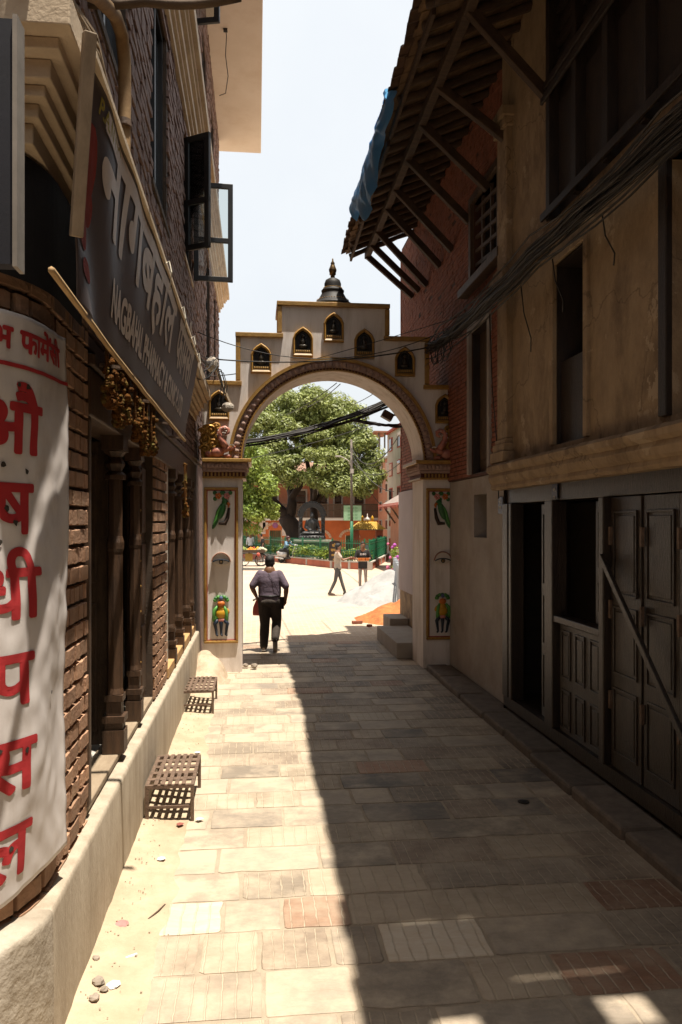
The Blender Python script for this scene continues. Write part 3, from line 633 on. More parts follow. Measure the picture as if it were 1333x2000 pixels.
# ================================================================== dried marigold garlands under the sign
M_mari = mat('dried_marigold', (.17,.07,.018), (.07,.034,.016), rough=1.0, spec=.05, scale=30, bump=.7, bscale=90, stain=(.20,.19,.06), stain_scale=12, stain_amt=.8)
random.seed(9)
GL = [(4.70,3.46,.36,'first from the corner'),(4.98,3.44,.42,'second from the corner'),(5.28,3.42,.34,'third from the corner'),(5.75,3.42,.40,'fourth from the corner'),(6.15,3.40,.46,'fifth from the corner'),(6.6,3.40,.42,'sixth from the corner'),(9.6,3.10,.62,'farthest, by the arch')]
for (yy, zt, ln, wh) in GL:
    mb = MB(); n = 24
    mb.tube([(-.87, yy+.09*math.cos(math.pi*k/n), zt-ln*math.sin(math.pi*k/n)**.55) for k in range(n+1)], .012, 5)
    for k in range(n+1):
        a = math.pi*k/n; px_ = yy+.075*math.cos(a)*(1.0 if k not in (0,n) else .8); pz = zt-ln*math.sin(a)**.55*(1 if True else 0)
        r_ = R(.024,.034); base = Vector((-.87+R(-.02,.02), px_+R(-.015,.015), pz))
        for q in range(7): mb.ell(base+Vector((R(-1,1),R(-1,1),R(-1,1)))*r_*.5, r_*R(.45,.7), 6, 4)
    tag(mb.build('marigold_garland', M_mari), 'dried orange marigold garland hanging under the shop sign, '+wh, 'garland', 'marigold garlands')
# ================================================================== GATEWAY ARCH
AY, AT = 12.4, .85; AC = 1.245; PI = math.pi
ar = root('arched_gateway', (AC, AY+AT/2, 0), 'white stepped gateway arch with gold trim, niches and a small dark stupa on top', 'gateway')
RI, ZS = 1.475, 3.37       # intrados radius, springing height
arc = [(AC+RI*math.cos(PI*k/40), ZS+RI*math.sin(PI*k/40)) for k in range(41)]           # right to left
out = [(AC-2.10,0),(AC-2.10,4.62),(AC-1.53,4.62),(AC-1.53,5.40),(AC-.87,5.40),(AC-.87,5.92),(AC+.87,5.92),(AC+.87,5.40),(AC+1.53,5.40),(AC+1.53,4.62),(AC+2.10,4.62),(AC+2.10,0),(AC+RI,0)]
poly = [(x, AY, z) for x, z in out]+[(x, AY, z) for x, z in arc]+[(AC-RI, AY, 0)]
MB().prism(poly, (0, AT, 0)).build('arch_wall', M_white, ar)
# gold edging along the steps, laid on top and lapping over the face
t = .05
ed = [((-2.10,4.62),(-1.53,4.62)),((-1.53,5.40),(-.87,5.40)),((-.87,5.92),(.87,5.92)),((.87,5.40),(1.53,5.40)),((1.53,4.62),(2.10,4.62))]
for (a, b_) in ed: MB().box(AC+a[0]-t*(a[0] > -2), AC+b_[0]+t*(b_[0] < 2), AY-.06, AY+AT+.06, a[1]-.035, a[1]+.035).build('gold_trim', M_gold, ar, bevel=.008)
for (x, z0, z1) in ((-1.53,4.67,5.35),(-.87,5.45,5.87),(.87,5.45,5.87),(1.53,4.67,5.35)):
    s = -1 if x < 0 else 1; MB().box(AC+x-(.045 if s < 0 else .03), AC+x+(.03 if s < 0 else .045), AY-.045, AY+.25, z0, z1).build('gold_trim', M_gold, ar, bevel=.008)
# arch ring: scalloped pink band between gold and dotted mouldings
M_pink = mat('pink_relief', (.40,.27,.22), (.29,.19,.155), scale=30, bump=.4)
M_maroon = mat('maroon_paint', (.12,.035,.03), (.08,.025,.02))
def ring(r0, r1, d, m, nm, n=56, a0=0, a1=PI):
    mb = MB()
    for k in range(n+1):
        a = a0+(a1-a0)*k/n; c, s = math.cos(a), math.sin(a)
        for (r, y) in ((r0,AY+.02),(r0,AY-d),(r1,AY-d),(r1,AY+.02)): mb.v.append((AC+r*c, y, ZS+r*s))
    mb.f = [(k*4+i, k*4+(i+1)%4, k*4+4+(i+1)%4, k*4+4+i) for k in range(n) for i in range(4)]+[(0,1,2,3),(n*4,n*4+3,n*4+2,n*4+1)]
    return mb.build(nm, m, ar)
ring(RI+.165, RI+.215, .085, M_gold, 'outer_moulding'); rg = ring(RI+.055, RI+.164, .045, M_pink, 'petal_band'); ring(RI-.002, RI+.022, .05, M_gold, 'inner_moulding'); dr = ring(RI+.023, RI+.054, .03, M_maroon, 'bead_band')
for k in range(44):
    a = PI*(k+.5)/44; c, s = math.cos(a), math.sin(a); p = Vector((AC+(RI+.105)*c, AY-.05, ZS+(RI+.105)*s))
    rot = Matrix.Rotation(-a+PI/2, 3, 'Y'); MB().ell(p, (.043,.022,.050), 8, 5, rot).build('petal', M_pink, rg, smooth=True)
for k in range(90):
    a = PI*(k+.5)/90; MB().ell((AC+(RI+.038)*math.cos(a), AY-.036, ZS+(RI+.038)*math.sin(a)), .011, 5, 4).build('bead', M_gold, dr)
# pillars: capitals, framed panels with painted reliefs
M_green = mat('green_paint', (.035,.16,.035), (.02,.09,.025), rough=.45, spec=.5); M_lgreen = mat('light_green_paint', (.10,.30,.06), (.06,.2,.04), rough=.45)
M_orange = mat('orange_paint', (.55,.16,.03), (.42,.11,.02), rough=.45); M_yel = mat('yellow_paint', (.55,.30,.02), (.45,.22,.02), rough=.45)
M_navy = mat('navy_paint', (.02,.03,.05), (.012,.02,.03), rough=.4); M_pnk = mat('rose_paint', (.60,.25,.22), (.5,.18,.15), rough=.45)
M_bark = mat('bark_paint', (.05,.03,.02), (.03,.018,.012)); M_eyew = mat('white_paint', (.62,.56,.50), (.56,.5,.44), rough=.5)
for s in (-1, 1):
    xi, xo = AC+s*RI, AC+s*2.10                # inner and outer edge
    lo, hi = min(xi, xo), max(xi, xo); side = 'left' if s < 0 else 'right'
    il = lo-.0 if s < 0 else lo-.13; ih = hi+.13 if s < 0 else hi
    cap = MB()
    for (z0, z1, e) in ((3.25,3.35,.10),(3.20,3.25,.075)): cap.box((lo if s < 0 else lo-e)-.0, (hi+e if s < 0 else hi), AY-e-.02, AY+AT+e, z0+.001, z1)
    c_ = cap.build('capital', M_pink, ar, bevel=.01)
    MB().box(lo if s < 0 else lo-.15, hi+.15 if s < 0 else hi, AY-.17, AY+AT+.15, 3.351, 3.41).build('capital_top', M_gold, c_, bevel=.01)
    MB().box(lo if s < 0 else lo-.06, hi+.06 if s < 0 else hi, AY-.055, AY+AT+.06, 3.10, 3.13).build('capital_bead', M_gold, c_)
    MB().box(lo if s < 0 else lo-.04, hi+.04 if s < 0 else hi, AY-.035, AY+AT+.04, 3.131, 3.199).build('dentil_ground', M_maroon, c_)
    for k in range(11):
        xx = lo+.03+.058*k; MB().box(xx-.014, xx+.014, AY-.06, AY-.036, 3.135, 3.195).build('dentil', M_gold, c_)
    for k in range(10): MB().ell((lo+.03+.064*k, AY-.125, 3.30), (.028,.015,.035), 8, 5).build('petal', M_pink, c_, smooth=True)
    if s > 0:
        for k in range(12): MB().ell((lo-.105, AY+.02+.07*k, 3.30), (.015,.028,.035), 8, 5).build('petal', M_pink, c_, smooth=True)
    x0, x1 = (lo+.025, hi-.06) if s < 0 else (lo+.05, hi-.03); z0, z1 = .47, 2.96
    fr_ = MB(); w = .042
    for (a, b_, c, d) in ((x0,x1,z0,z0+w),(x0,x1,z1-w,z1),(x0,x0+w,z0+w,z1-w),(x1-w,x1,z0+w,z1-w)): fr_.box(a, b_, AY-.035, AY+.01, c, d)
    f_ = fr_.build('panel_frame', M_gold, ar, bevel=.012)
    fl = MB()
    for (a, b_, c, d) in ((x0+w,x1-w,z0+w,z0+w+.014),(x0+w,x1-w,z1-w-.014,z1-w),(x0+w,x0+w+.014,z0+w+.014,z1-w-.014),(x1-w-.014,x1-w,z0+w+.014,z1-w-.014)): fl.box(a, b_, AY-.012, AY+.005, c, d)
    fl.build('red_fillet', mat('red_fillet', (.35,.05,.03)), f_)
    xm = (x0+x1)/2
    def P(u, v, d=0): return Vector((xm-s*u*-1*(-1), AY-.02-d, v)) if False else Vector((xm+(-s)*u, AY-.015-d, v))
    # parrot on a branch under two flowers
    pr = MB(); rot = lambda a: Matrix.Rotation((-s)*a, 3, 'Y')
    zp = 2.55
    pr.ell(P(.0,zp+.03), (.062,.035,.15), 12, 8, rot(.35)); pr.ell(P(.06,zp+.17), (.052,.035,.052), 10, 7); pr.ell(P(-.09,zp-.16), (.032,.02,.11), 10, 6, rot(.45))
    pr_ = pr.build('parrot', M_green, ar, smooth=True)
    wg = MB()
    for k in range(5): wg.ell(P(-.045-.012*k, zp+.05-.045*k, .022), (.016,.016,.075), 8, 5, rot(.5))
    wg.build('wing', M_lgreen, pr_, smooth=True)
    MB().tube([P(.10,zp+.165,.02), P(.125,zp+.13,.02), P(.115,zp+.09,.01)], [.026,.022,.006], 8).build('beak', M_orange, pr_, smooth=True)
    MB().tube([P(.125,zp+.08), P(.10,zp-.08), P(.06,zp-.17), P(-.04,zp-.17)], [.02,.03,.035,.02], 8).build('branch', M_bark, pr_, smooth=True)
    for (u, m_) in ((-.045, M_orange), (.09, M_pnk)):
        fw = MB(); lf = MB()
        for k in range(5): a = 2*PI*k/5; fw.ell(P(u+.03*math.cos(a), zp+.27+.03*math.sin(a), .012), (.024,.015,.024), 8, 5)
        for (du, dv) in ((-.055,.05),(.055,.05),(-.05,-.045)): lf.ell(P(u+du, zp+.27+dv), (.034,.010,.034), 6, 4)
        o = fw.build('flower', m_, pr_, smooth=True); lf.build('leaf', M_green, o)
    # carved eye
    ze = 1.77; q = []
    for k in range(13): u = -.15+.30*k/12; q.append((u, ze+.14*(1-(u/.15)**2)**.6))
    low = [(.15-.30*k/10, ze-.055*(1-((.15-.30*k/10)/.15)**2)**.8) for k in range(11)]
    ey = MB().prism([P(u, v, .035) for u, v in q+low], (0, .06, 0)).build('carved_eye', M_eyew, ar, bevel=.01)
    MB().tube([P(u, v+.004, .045) for u, v in q], .010, 6).build('brow', mat('brow_paint', (.35,.17,.11)), ey)
    lid = [(-.13+.26*k/10, ze+.035*(1-((-.13+.26*k/10)/.13)**2)**.8) for k in range(11)]
    MB().prism([P(u, v, .042) for u, v in lid]+[P(.13-.26*k/10, ze-.04*(1-((.13-.26*k/10)/.13)**2)**.8, .042) for k in range(1,10)], (0,.012,0)).build('eye_white', M_eyew, ey)
    MB().lathe(P(.0,ze-.002,.03), [(.036,-.022),(.036,0)], 16, 'y').build('iris', M_navy, ey); MB().lathe(P(.0,ze-.002,.053), [(.020,-.004),(.020,0)], 12, 'y').build('iris_ring', M_gold, ey); MB().lathe(P(.0,ze-.002,.058), [(.012,-.003),(.012,0)], 12, 'y').build('pupil', M_navy, ey)
    MB().tube([P(u, v, .05) for u, v in lid], .009, 6).build('upper_lid', M_navy, ey)
    # dancing three-legged figure relief
    zf = .92
    fg = MB(); fg.ell(P(0,zf+.02), (.085,.05,.085), 12, 8); fg.ell(P(0,zf+.10), (.055,.04,.07), 10, 7); fg.ell(P(.10,zf+.06), (.03,.02,.05), 8, 6, rot(-.4)); fo = fg.build('relief_figure', M_yel, ar, smooth=True)
    MB().ell(P(0,zf+.18,.01), (.062,.04,.05), 10, 7).build('face', M_orange, fo, smooth=True)
    for (u) in (-.105, .075): MB().tube([P(u*.55,zf+.14), P(u,zf+.08,.01), P(u*1.1,zf-.04,.01), P(u*1.15,zf-.10)], [.02,.03,.03,.018], 8).build('scarf', M_lgreen, fo, smooth=True)
    for u in (-.08, 0, .08): MB().tube([P(u*.6,zf-.07), P(u*1.25,zf-.14,.012), P(u*1.05,zf-.22), P(u*.9,zf-.315), P(u*.9+.02,zf-.325,.015)], [.032,.03,.022,.016,.016], 8).build('leg', M_navy, fo, smooth=True)
    sk = MB().prism([P(-.115,zf-.07,.02), P(.115,zf-.07,.02), P(.10,zf-.02,.02), P(-.10,zf-.02,.02)], (0,.03,0)); sk.build('skirt', M_lgreen, fo, bevel=.008)
    MB().ell(P(0,zf-.075,.02), (.06,.02,.03), 10, 6).build('belly', M_pnk, fo, smooth=True)
    for k in range(7):
        a = PI*(k-.0)/6; MB().ell(P(.095*math.cos(a), zf+.235+.055*math.sin(a)), (.034,.022,.030), 8, 5).build('crown_leaf', M_green if k % 2 else M_lgreen, fo, smooth=True)
    MB().ell(P(0,zf+.27,.02), (.03,.02,.035), 8, 5).build('crown_jewel', mat('blue_paint', (.12,.15,.28)), fo, smooth=True)
    # makara at the springing: golden foliage curls and a pink beast with a curled trunk
    mk = MB(); xo_ = AC+s*1.97; 
    def Q(u, v, d=0): return Vector((AC+s*(1.80+u), AY-.03-d, 3.42+v))
    random.seed(17)
    g_ = MB()
    for (u, v, rr, tw) in ((.16,.43,.10,1),(.05,.34,.08,-1),(.24,.30,.09,-1),(.13,.22,.09,1),(.26,.14,.08,1),(.17,.07,.06,-1),(.30,.42,.055,1),(.07,.50,.06,1)):
        g_.tube([Q(u+rr*(1-k/16)*math.cos(tw*k*.62), v+rr*(1-k/16)*math.sin(tw*k*.62), .03+.05*k/16) for k in range(15)], [.024-.001*k for k in range(15)], 7)
    g_.prism([Q(.32,.0,.0),Q(.34,.30,.0),Q(.30,.52,.0),Q(.12,.57,.0),Q(.0,.46,.0),Q(-.02,.2,.0),Q(.02,0,.0)], (0,.04,0))
    mo = g_.build('makara_foliage', mat('gold_leaf', (.42,.24,.045), (.28,.13,.03), rough=.38, metal=.35, scale=20, bump=.3), ar, smooth=False)
    bd = MB(); bd.ell(Q(.06,.09,.05), (.11,.06,.085), 12, 8); bd.ell(Q(-.07,.14,.06), (.08,.055,.055), 10, 7, Matrix.Rotation(s*.5, 3, 'Y')); bd.ell(Q(-.17,.15,.05), (.065,.045,.03), 10, 6, Matrix.Rotation(s*.5, 3, 'Y'))
    bd.ell(Q(.2,.06,.05), (.06,.04,.05), 8, 6); bd.ell(Q(-.10,.03,.05), (.07,.04,.035), 10, 6)
    tr_ = [Q(-.08,.17,.07), Q(-.03,.24,.08), Q(.02,.32,.07), Q(.03,.40,.06), Q(.0,.46,.06), Q(-.06,.48,.06), Q(-.11,.45,.06), Q(-.11,.40,.06), Q(-.07,.38,.06), Q(-.045,.41,.065)]
    bd.tube(tr_, [.05,.05,.048,.044,.040,.036,.032,.028,.024,.02], 9); bo = bd.build('makara', mat('rose_skin', (.46,.19,.13), (.36,.13,.09), rough=.42, spec=.5), mo, smooth=True)
    rm_ = MB()
    for k in range(len(tr_)-1): rm_.ell(tr_[k].lerp(tr_[k+1], .5)+Vector((s*.03,-.03,0)), .012, 6, 4)
    rm_.tube([Q(-.13,.20,.09), Q(-.17,.21,.08), Q(-.2,.19,.07)], .012, 5); rm_.build('teeth', M_eyew, mo)
# niches with dark seated figures
M_bronze = mat('dark_bronze', (.028,.022,.017), (.05,.04,.025), rough=.35, metal=.4, spec=.5)
def niche(u, z):
    w, h = .165, .235; xc = AC+u
    def shape(k): return [(-w*k,-h*k),(w*k,-h*k),(w*k,h*.30*k),(w*k*.82,h*.62*k),(w*.48*k,h*.86*k),(0,h*1.08*k),(-w*.48*k,h*.86*k),(-w*k*.82,h*.62*k),(-w*k,h*.30*k)]
    a, b_ = shape(1.0), shape(.78); n = len(a); mb = MB()
    rows = [[(x, AY+.01, zz) for x, zz in a], [(x*.99, AY-.045, zz*.99) for x, zz in a], [(x*.9, AY-.062, zz*.9) for x, zz in a], [(x, AY-.045, zz) for x, zz in b_], [(x, AY+.001, zz) for x, zz in b_]]
    for r_ in rows: mb.v += [(xc+x, y, z+zz) for (x, y, zz) in r_]
    mb.f = [(j*n+i, j*n+(i+1)%n, (j+1)*n+(i+1)%n, (j+1)*n+i) for j in range(4) for i in range(n)]
    o = mb.build('niche_frame', M_gold, ar)
    MB().prism([(xc+x*1.02, AY-.003, z+zz*1.02) for x, zz in b_], (0, .008, 0)).build('niche_back', mat('niche_dark', (.012,.010,.009), rough=.6), o)
    f = MB(); f.ell((xc,AY-.02,z-.06), (.075,.022,.035), 10, 6); f.ell((xc,AY-.02,z+.005), (.045,.022,.065), 10, 6); f.ell((xc,AY-.022,z+.095), (.026,.02,.034), 8, 6); f.tube([(xc+.075*math.cos(a_),AY-.008,z+.085+.075*math.sin(a_)) for a_ in [PI*k/8 for k in range(-1,10)]], .006, 5)
    f.build('seated_figure', M_bronze, o, smooth=True)
    l_ = MB(); l_.box(xc-w*.74, xc+w*.74, AY-.035, AY+.0, z-h*.76, z-h*.50)
    l_.build('lotus_base', mat('dull_gold', (.16,.11,.045), (.06,.045,.025), scale=60, metal=.3, rough=.5), o)
    for k in range(7): MB().ell((xc-w*.62+k*w*.207, AY-.036, z-h*.63), (.014,.012,.022), 6, 4).build('lotus_petal', M_gold, o)
for (u, z) in ((0,5.55),(-.50,5.30),(.50,5.30),(-1.17,5.02),(1.17,5.02),(-1.84,4.26),(1.84,4.26)): niche(u, z)
# little stupa finial
SZ = 1.2
def sc_(p): return [(r*SZ, h*SZ) for r, h in p]
SB = Vector((AC+.02, AY+.36, 5.99))
st_ = MB(); st_.lathe(SB, sc_([(.285,0),(.27,.035),(.255,.04),(.20,.10),(.17,.155),(.15,.19),(.155,.20),(.16,.225),(.145,.24),(.12,.245),(.115,.27),(.118,.32),(.10,.37),(.06,.395),(.035,.40)]), 28)
so_ = st_.build('stupa', mat('black_paint', (.022,.020,.019), (.014,.013,.012), rough=.6, spec=.3), ar, smooth=True)
MB().lathe(SB+Vector((0,0,-.03)), [(.33,0),(.33,.029)], 24).build('stupa_base', M_eyew, so_)
MB().lathe(SB+Vector((0,0,.40*SZ)), sc_([(.03,0),(.03,.05),(.045,.052),(.045,.085),(.05,.09),(.055,.12),(.035,.17),(.025,.20),(.03,.21),(.012,.24),(.01,.27),(.003,.28)]), 14).build('stupa_spire', mat('aged_brass', (.20,.13,.05), (.10,.06,.03), metal=.6, rough=.4), so_, smooth=True)
for (r, z) in ((.221,.085),(.128,.258)):
    b_ = MB()
    for k in range(40): a = 2*PI*k/40; b_.ell(SB+Vector((r*SZ*math.cos(a), r*SZ*math.sin(a), z*SZ)), .009, 5, 4)
    b_.build('gold_bead_ring', M_gold, so_, kind='stuff')
# broken plaster heap at the foot of the left pillar
def heap(name, c, rx, ry, h, m, label, cat, seed=0, n=40, sharp=1.3, parent=None, rough=.25):
    mb = MB(); N = n
    for j in range(N+1):
        for i in range(N+1):
            u, v = -1+2*i/N, -1+2*j/N; r = math.hypot(u, v); 
            e = 1+.28*noise.noise(Vector((u*1.6+seed, v*1.6, seed)))
            k = max(0, 1-(r/e))**sharp
            z = h*k*(1+rough*noise.noise(Vector((u*3+seed, v*3, 2))))+(.05*h*noise.noise(Vector((u*9, v*9, seed)))+.03*h*noise.noise(Vector((u*22, v*22, seed))))*(1 if k > 0 else 0)-.02*(k <= 0)
            mb.v.append((c[0]+u*rx, c[1]+v*ry, c[2]+z))
    mb.f = [(j*(N+1)+i, j*(N+1)+i+1, (j+1)*(N+1)+i+1, (j+1)*(N+1)+i) for j in range(N) for i in range(N)]
    o = mb.build(name, m, parent, smooth=True, nonorm=True)
    return tag(o, label, cat) if label else o
heap('plaster_rubble', (-.80,12.05,0), .42, .55, .42, mat('crumbling_plaster', (.50,.40,.29), (.38,.29,.2), scale=6, bump=.7, bscale=18), 'crumbling plaster heap at the foot of the left arch pillar', 'rubble', 4, 30, .8)
# ================================================================== RIGHT: old plastered house
RX = 3.08
M_ochre = mat('old_ochre_plaster', (.37,.265,.16), (.25,.175,.105), scale=6, bump=.7, bscale=22, stain=(.13,.085,.052), stain_scale=2.2, stain_amt=.75, stretch=(1,1,.6), spread=.7)
nt = M_ochre.node_tree; L = nt.links.new; b = nt.nodes['Principled BSDF']; prev = b.inputs['Base Color'].links[0].from_socket       # cracks and flaked patches
geo = nt.nodes.new('ShaderNodeNewGeometry'); dn = nd(nt, 'ShaderNodeTexNoise', Scale=3.0, Detail=6); L(geo.outputs['Position'], dn.inputs['Vector'])
vm = nt.nodes.new('ShaderNodeVectorMath'); vm.operation = 'SCALE'; vm.inputs['Scale'].default_value = .55; L(dn.outputs['Color'], vm.inputs[0]); va = nt.nodes.new('ShaderNodeVectorMath'); L(geo.outputs['Position'], va.inputs[0]); L(vm.outputs[0], va.inputs[1])
vo = nt.nodes.new('ShaderNodeTexVoronoi'); vo.feature = 'DISTANCE_TO_EDGE'; vo.inputs['Scale'].default_value = .5; L(va.outputs[0], vo.inputs['Vector'])
cr = nt.nodes.new('ShaderNodeMapRange'); cr.inputs[1].default_value = .001; cr.inputs[2].default_value = .006; cr.inputs[3].default_value = .45; cr.inputs[4].default_value = 0; L(vo.outputs['Distance'], cr.inputs[0])
x1 = nt.nodes.new('ShaderNodeMixRGB'); L(cr.outputs[0], x1.inputs[0]); L(prev, x1.inputs[1]); x1.inputs[2].default_value = (.05,.03,.018,1)
fn_ = nd(nt, 'ShaderNodeTexNoise', Scale=1.7, Detail=10, Roughness=.72); L(geo.outputs['Position'], fn_.inputs['Vector']); fm_ = nt.nodes.new('ShaderNodeMapRange'); fm_.inputs[1].default_value = .585; fm_.inputs[2].default_value = .60; fm_.inputs[4].default_value = .55; L(fn_.outputs['Fac'], fm_.inputs[0])
x2 = nt.nodes.new('ShaderNodeMixRGB'); L(fm_.outputs[0], x2.inputs[0]); L(x1.outputs[0], x2.inputs[1]); x2.inputs[2].default_value = (.47,.37,.255,1); L(x2.outputs[0], b.inputs['Base Color'])
ph = root('plaster_house', (4.2, 6, 0), 'old ochre plastered house with dark timber shopfront in shade on the right', 'house')
W1 = (6.93,7.67,3.20,5.06); W2 = (4.0,5.42,3.20,5.10); BAY = (2.5,7.82,5.55,8.1)
DOOR = [(7.98,9.04,.2,2.62),(6.66,7.72,.2,2.62)]
wall_cells(MB(), RX, RX+.4, 1.5, 9.4, 3.10, 8.35, [W1, W2, BAY]).build('wall', M_ochre, ph)
for (yy, w) in ((9.2,.36),):      # pilaster with moulded base and capital
    o = MB().box(RX-.075, RX+.01, yy-w/2, yy+w/2, 3.42, 7.2).build('pilaster', M_ochre, ph, bevel=.012)
    for (z0, z1, e) in ((3.13,3.26,.07),(3.26,3.36,.045),(3.36,3.42,.02),(5.18,5.30,.05),(5.30,5.44,.085),(5.44,5.52,.04),(7.2,7.3,.04),(7.3,7.42,.08)):
        MB().box(RX-.075-e, RX+.012, yy-w/2-e, yy+w/2+e, z0+.001, z1).build('pilaster_moulding', M_ochre, o, bevel=.01)
# cornice over the shopfront and string course above
co = MB(); N = 70; prof = [(0,2.80),(-.11,2.80),(-.13,2.83),(-.12,2.87),(-.15,2.90),(-.17,2.955),(-.15,3.0),(-.19,3.03),(-.20,3.08),(-.16,3.115),(0,3.13)]; P_ = len(prof)
for j in range(N+1):
    yy = 1.5+(9.45-1.5)*j/N
    for (x, z) in prof:
        k = (.014*noise.noise(Vector((x*9, yy*4, z*9)))+.008*noise.noise(Vector((x*20, yy*16, z*20)))) if x < 0 else 0
        co.v.append((RX+x+k, yy, z+k*.6))
co.f = [(j*P_+i, j*P_+i+1, (j+1)*P_+i+1, (j+1)*P_+i) for j in range(N) for i in range(P_-1)]+[tuple(range(P_)), tuple(N*P_+i for i in range(P_))]
co.build('cornice', M_ochre, ph)
mb = MB()
for (z0, z1, e) in ((5.20,5.28,.03),(5.28,5.38,.06),(5.38,5.45,.04)): mb.box(RX-e, RX+.01, 7.84, 9.0, z0+.001, z1)
mb.build('string_course', M_ochre, ph, bevel=.01)
def wframe(y0, y1, z0, z1, x, m, parent, t=.09, proud=.035, name='window_frame', sill=True):
    mb = MB()
    for (a, b_, c, d) in ((y0-t,y0,z0,z1+t),(y1,y1+t,z0,z1+t),(y0,y1,z1,z1+t)): mb.box(x-proud, x+.14, a+.001, b_-.001, c, d-.001)
    o = mb.build(name, m, parent, bevel=.008)
    return o
f1 = wframe(*W1, RX, M_ochre, ph)
def lining(W, x, parent):
    mb = MB(); mb.box(x+.012, x+.41, W[0], W[0]+.02, W[2], W[3]); mb.box(x+.012, x+.41, W[1]-.02, W[1], W[2], W[3]); mb.box(x+.012, x+.41, W[0]+.02, W[1]-.02, W[3]-.02, W[3]); mb.box(x+.012, x+.41, W[0]+.02, W[1]-.02, W[2]-.01, W[2]+.008); return mb.build('window_lining', M_blackwood, parent)
lining(W1, RX, f1)
mb = MB().box(RX+.26, RX+.30, W1[0]+.03, W1[0]+.2, 3.21, 5.03); mb.build('shutter', M_blackwood, f1)
MB().box(RX+.05, RX+.09, W1[0]+.03, W1[1]-.03, 3.21, 4.05).build('half_shutter', M_blackwood, f1)
cur = MB(); 
for k in range(9): cur.v += [(RX+.18+.012*(k % 2), W1[0]+.02+.012*k, 4.05), (RX+.18+.012*(k % 2), W1[0]+.02+.018*k, 5.0)]
cur.f = [(2*k, 2*k+2, 2*k+3, 2*k+1) for k in range(8)]; cur.build('curtain', mat('white_curtain', (.55,.52,.5)), f1)
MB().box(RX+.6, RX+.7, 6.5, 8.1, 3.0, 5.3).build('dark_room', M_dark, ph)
f2 = wframe(*W2, RX, M_blackwood, ph, t=.12, proud=.05)
MB().box(RX+.12, RX+.16, W2[0], W2[1], W2[2], W2[3]).build('shutter', M_blackwood, f2)
for k in range(3): MB().box(RX+.10, RX+.125, W2[1]-.08-k*.45-.30, W2[1]-.08-k*.45, 3.35, 4.95).build('shutter_panel', M_blackwood, f2, bevel=.01)
# timber window bay of the top floor
by = MB().box(RX+.06, RX+.12, BAY[0], BAY[1], BAY[2], BAY[3]).build('timber_bay', M_blackwood, ph)
for k in range(8):
    yy = BAY[1]-.08-k*.66; MB().box(RX-.06, RX+.062, yy-.05, yy+.05, 5.56, 8.1).build('mullion', M_blackwood, by, bevel=.006)
    MB().box(RX+.03, RX+.062, yy-.60, yy-.07, 5.75, 6.75).build('panel', M_blackwood, by, bevel=.015)
    for j in range(6): MB().box(RX+.01, RX+.055, yy-.60, yy-.07, 6.98+j*.17, 7.05+j*.17).build('slat', M_blackwood, by)
for z in (5.58, 6.82, 6.93): MB().box(RX-.09, RX-.061, BAY[0], BAY[1]+.05, z, z+.08).build('rail', M_blackwood, by, bevel=.006)
# shopfront: posts, doors and shutters of dark timber
M_wsh = mat('worn_shop_timber', (.024,.0145,.009), (.013,.0085,.006), rough=.34, scale=7, stretch=(3,3,.5), bump=.4, bscale=35, spec=.6, stain=(.06,.036,.021), stain_scale=3, stain_amt=.4)
MB().box(RX+.05, RX+.35, 1.5, 9.4, 2.63, 3.09).build('shop_lintel', M_wsh, ph, bevel=.01)
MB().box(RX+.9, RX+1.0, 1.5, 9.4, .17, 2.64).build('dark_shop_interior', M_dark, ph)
MB().box(RX+.02, RX+1.0, 1.5, 9.4, .10, .235).build('threshold', M_wsh, ph)
for yy, w in ((9.28,.20),(9.09,.09),(7.85,.22),(6.60,.10)): MB().box(RX-.01, RX+.16, yy-w/2, yy+w/2, .236, 2.63).build('post', M_wsh, ph, bevel=.012)
def leaf(y0, y1, z0, z1, x, panels, name='door_leaf', ncol=1):
    o = MB().box(x, x+.045, y0, y1, z0, z1).build(name, M_wsh, ph, bevel=.004); cw_ = (y1-y0)/ncol
    for c in range(ncol):
        for (a, b_) in panels:
            u0, u1, v0, v1 = y0+cw_*c+.06, y0+cw_*(c+1)-.06, z0+(z1-z0)*a, z0+(z1-z0)*b_
            fr_ = MB()
            for (p, q, r, s) in ((u0,u1,v0,v0+.02),(u0,u1,v1-.02,v1),(u0,u0+.02,v0+.02,v1-.02),(u1-.02,u1,v0+.02,v1-.02)): fr_.box(x-.014, x+.002, p, q, r, s)
            fr_.build('panel_moulding', M_wsh, o, bevel=.004)
            MB().box(x-.010, x+.002, u0+.045, u1-.045, v0+.045, v1-.045).build('panel', M_wsh, o, bevel=.009)
    return o
leaf(7.98, 8.32, .24, 2.6, RX+.10, ((.04,.30),(.34,.58),(.62,.96)))
l2 = leaf(6.68, 7.70, .24, 1.36, RX+.06, ((.04,.40),(.5,.94)), 'half_door', 3); MB().box(RX+.0, RX+.15, 6.66, 7.73, 1.361, 1.43).build('half_door_rail', M_wsh, l2, bevel=.01)
leaf(6.68, 6.98, 1.44, 2.6, RX+.12, ((.08,.36),(.44,.93)), 'door_leaf')
for k in range(6):
    y1_ = 6.53-k*.56; o = leaf(y1_-.54, y1_, .24, 2.62, RX+.055+.01*(k % 2), ((.06,.30),(.35,.60),(.64,.95)), 'folding_shutter')
    for z in (.75, 1.55, 2.2): MB().box(RX+.03, RX+.058, y1_-.03, y1_+.0, z, z+.16).build('hinge', M_iron, o)
bp_ = MB().beam((RX-.03, 6.55, 2.10), (RX-.10, 4.75, .55), .035, .06); bp_.build('leaning_bar', M_wsh, ph, bevel=.006)
sw = MB().box(RX+.30, RX+.33, 8.62, 8.72, 2.38, 2.52); sw.build('switch_box', mat('grey_plastic', (.35,.33,.3)), ph)
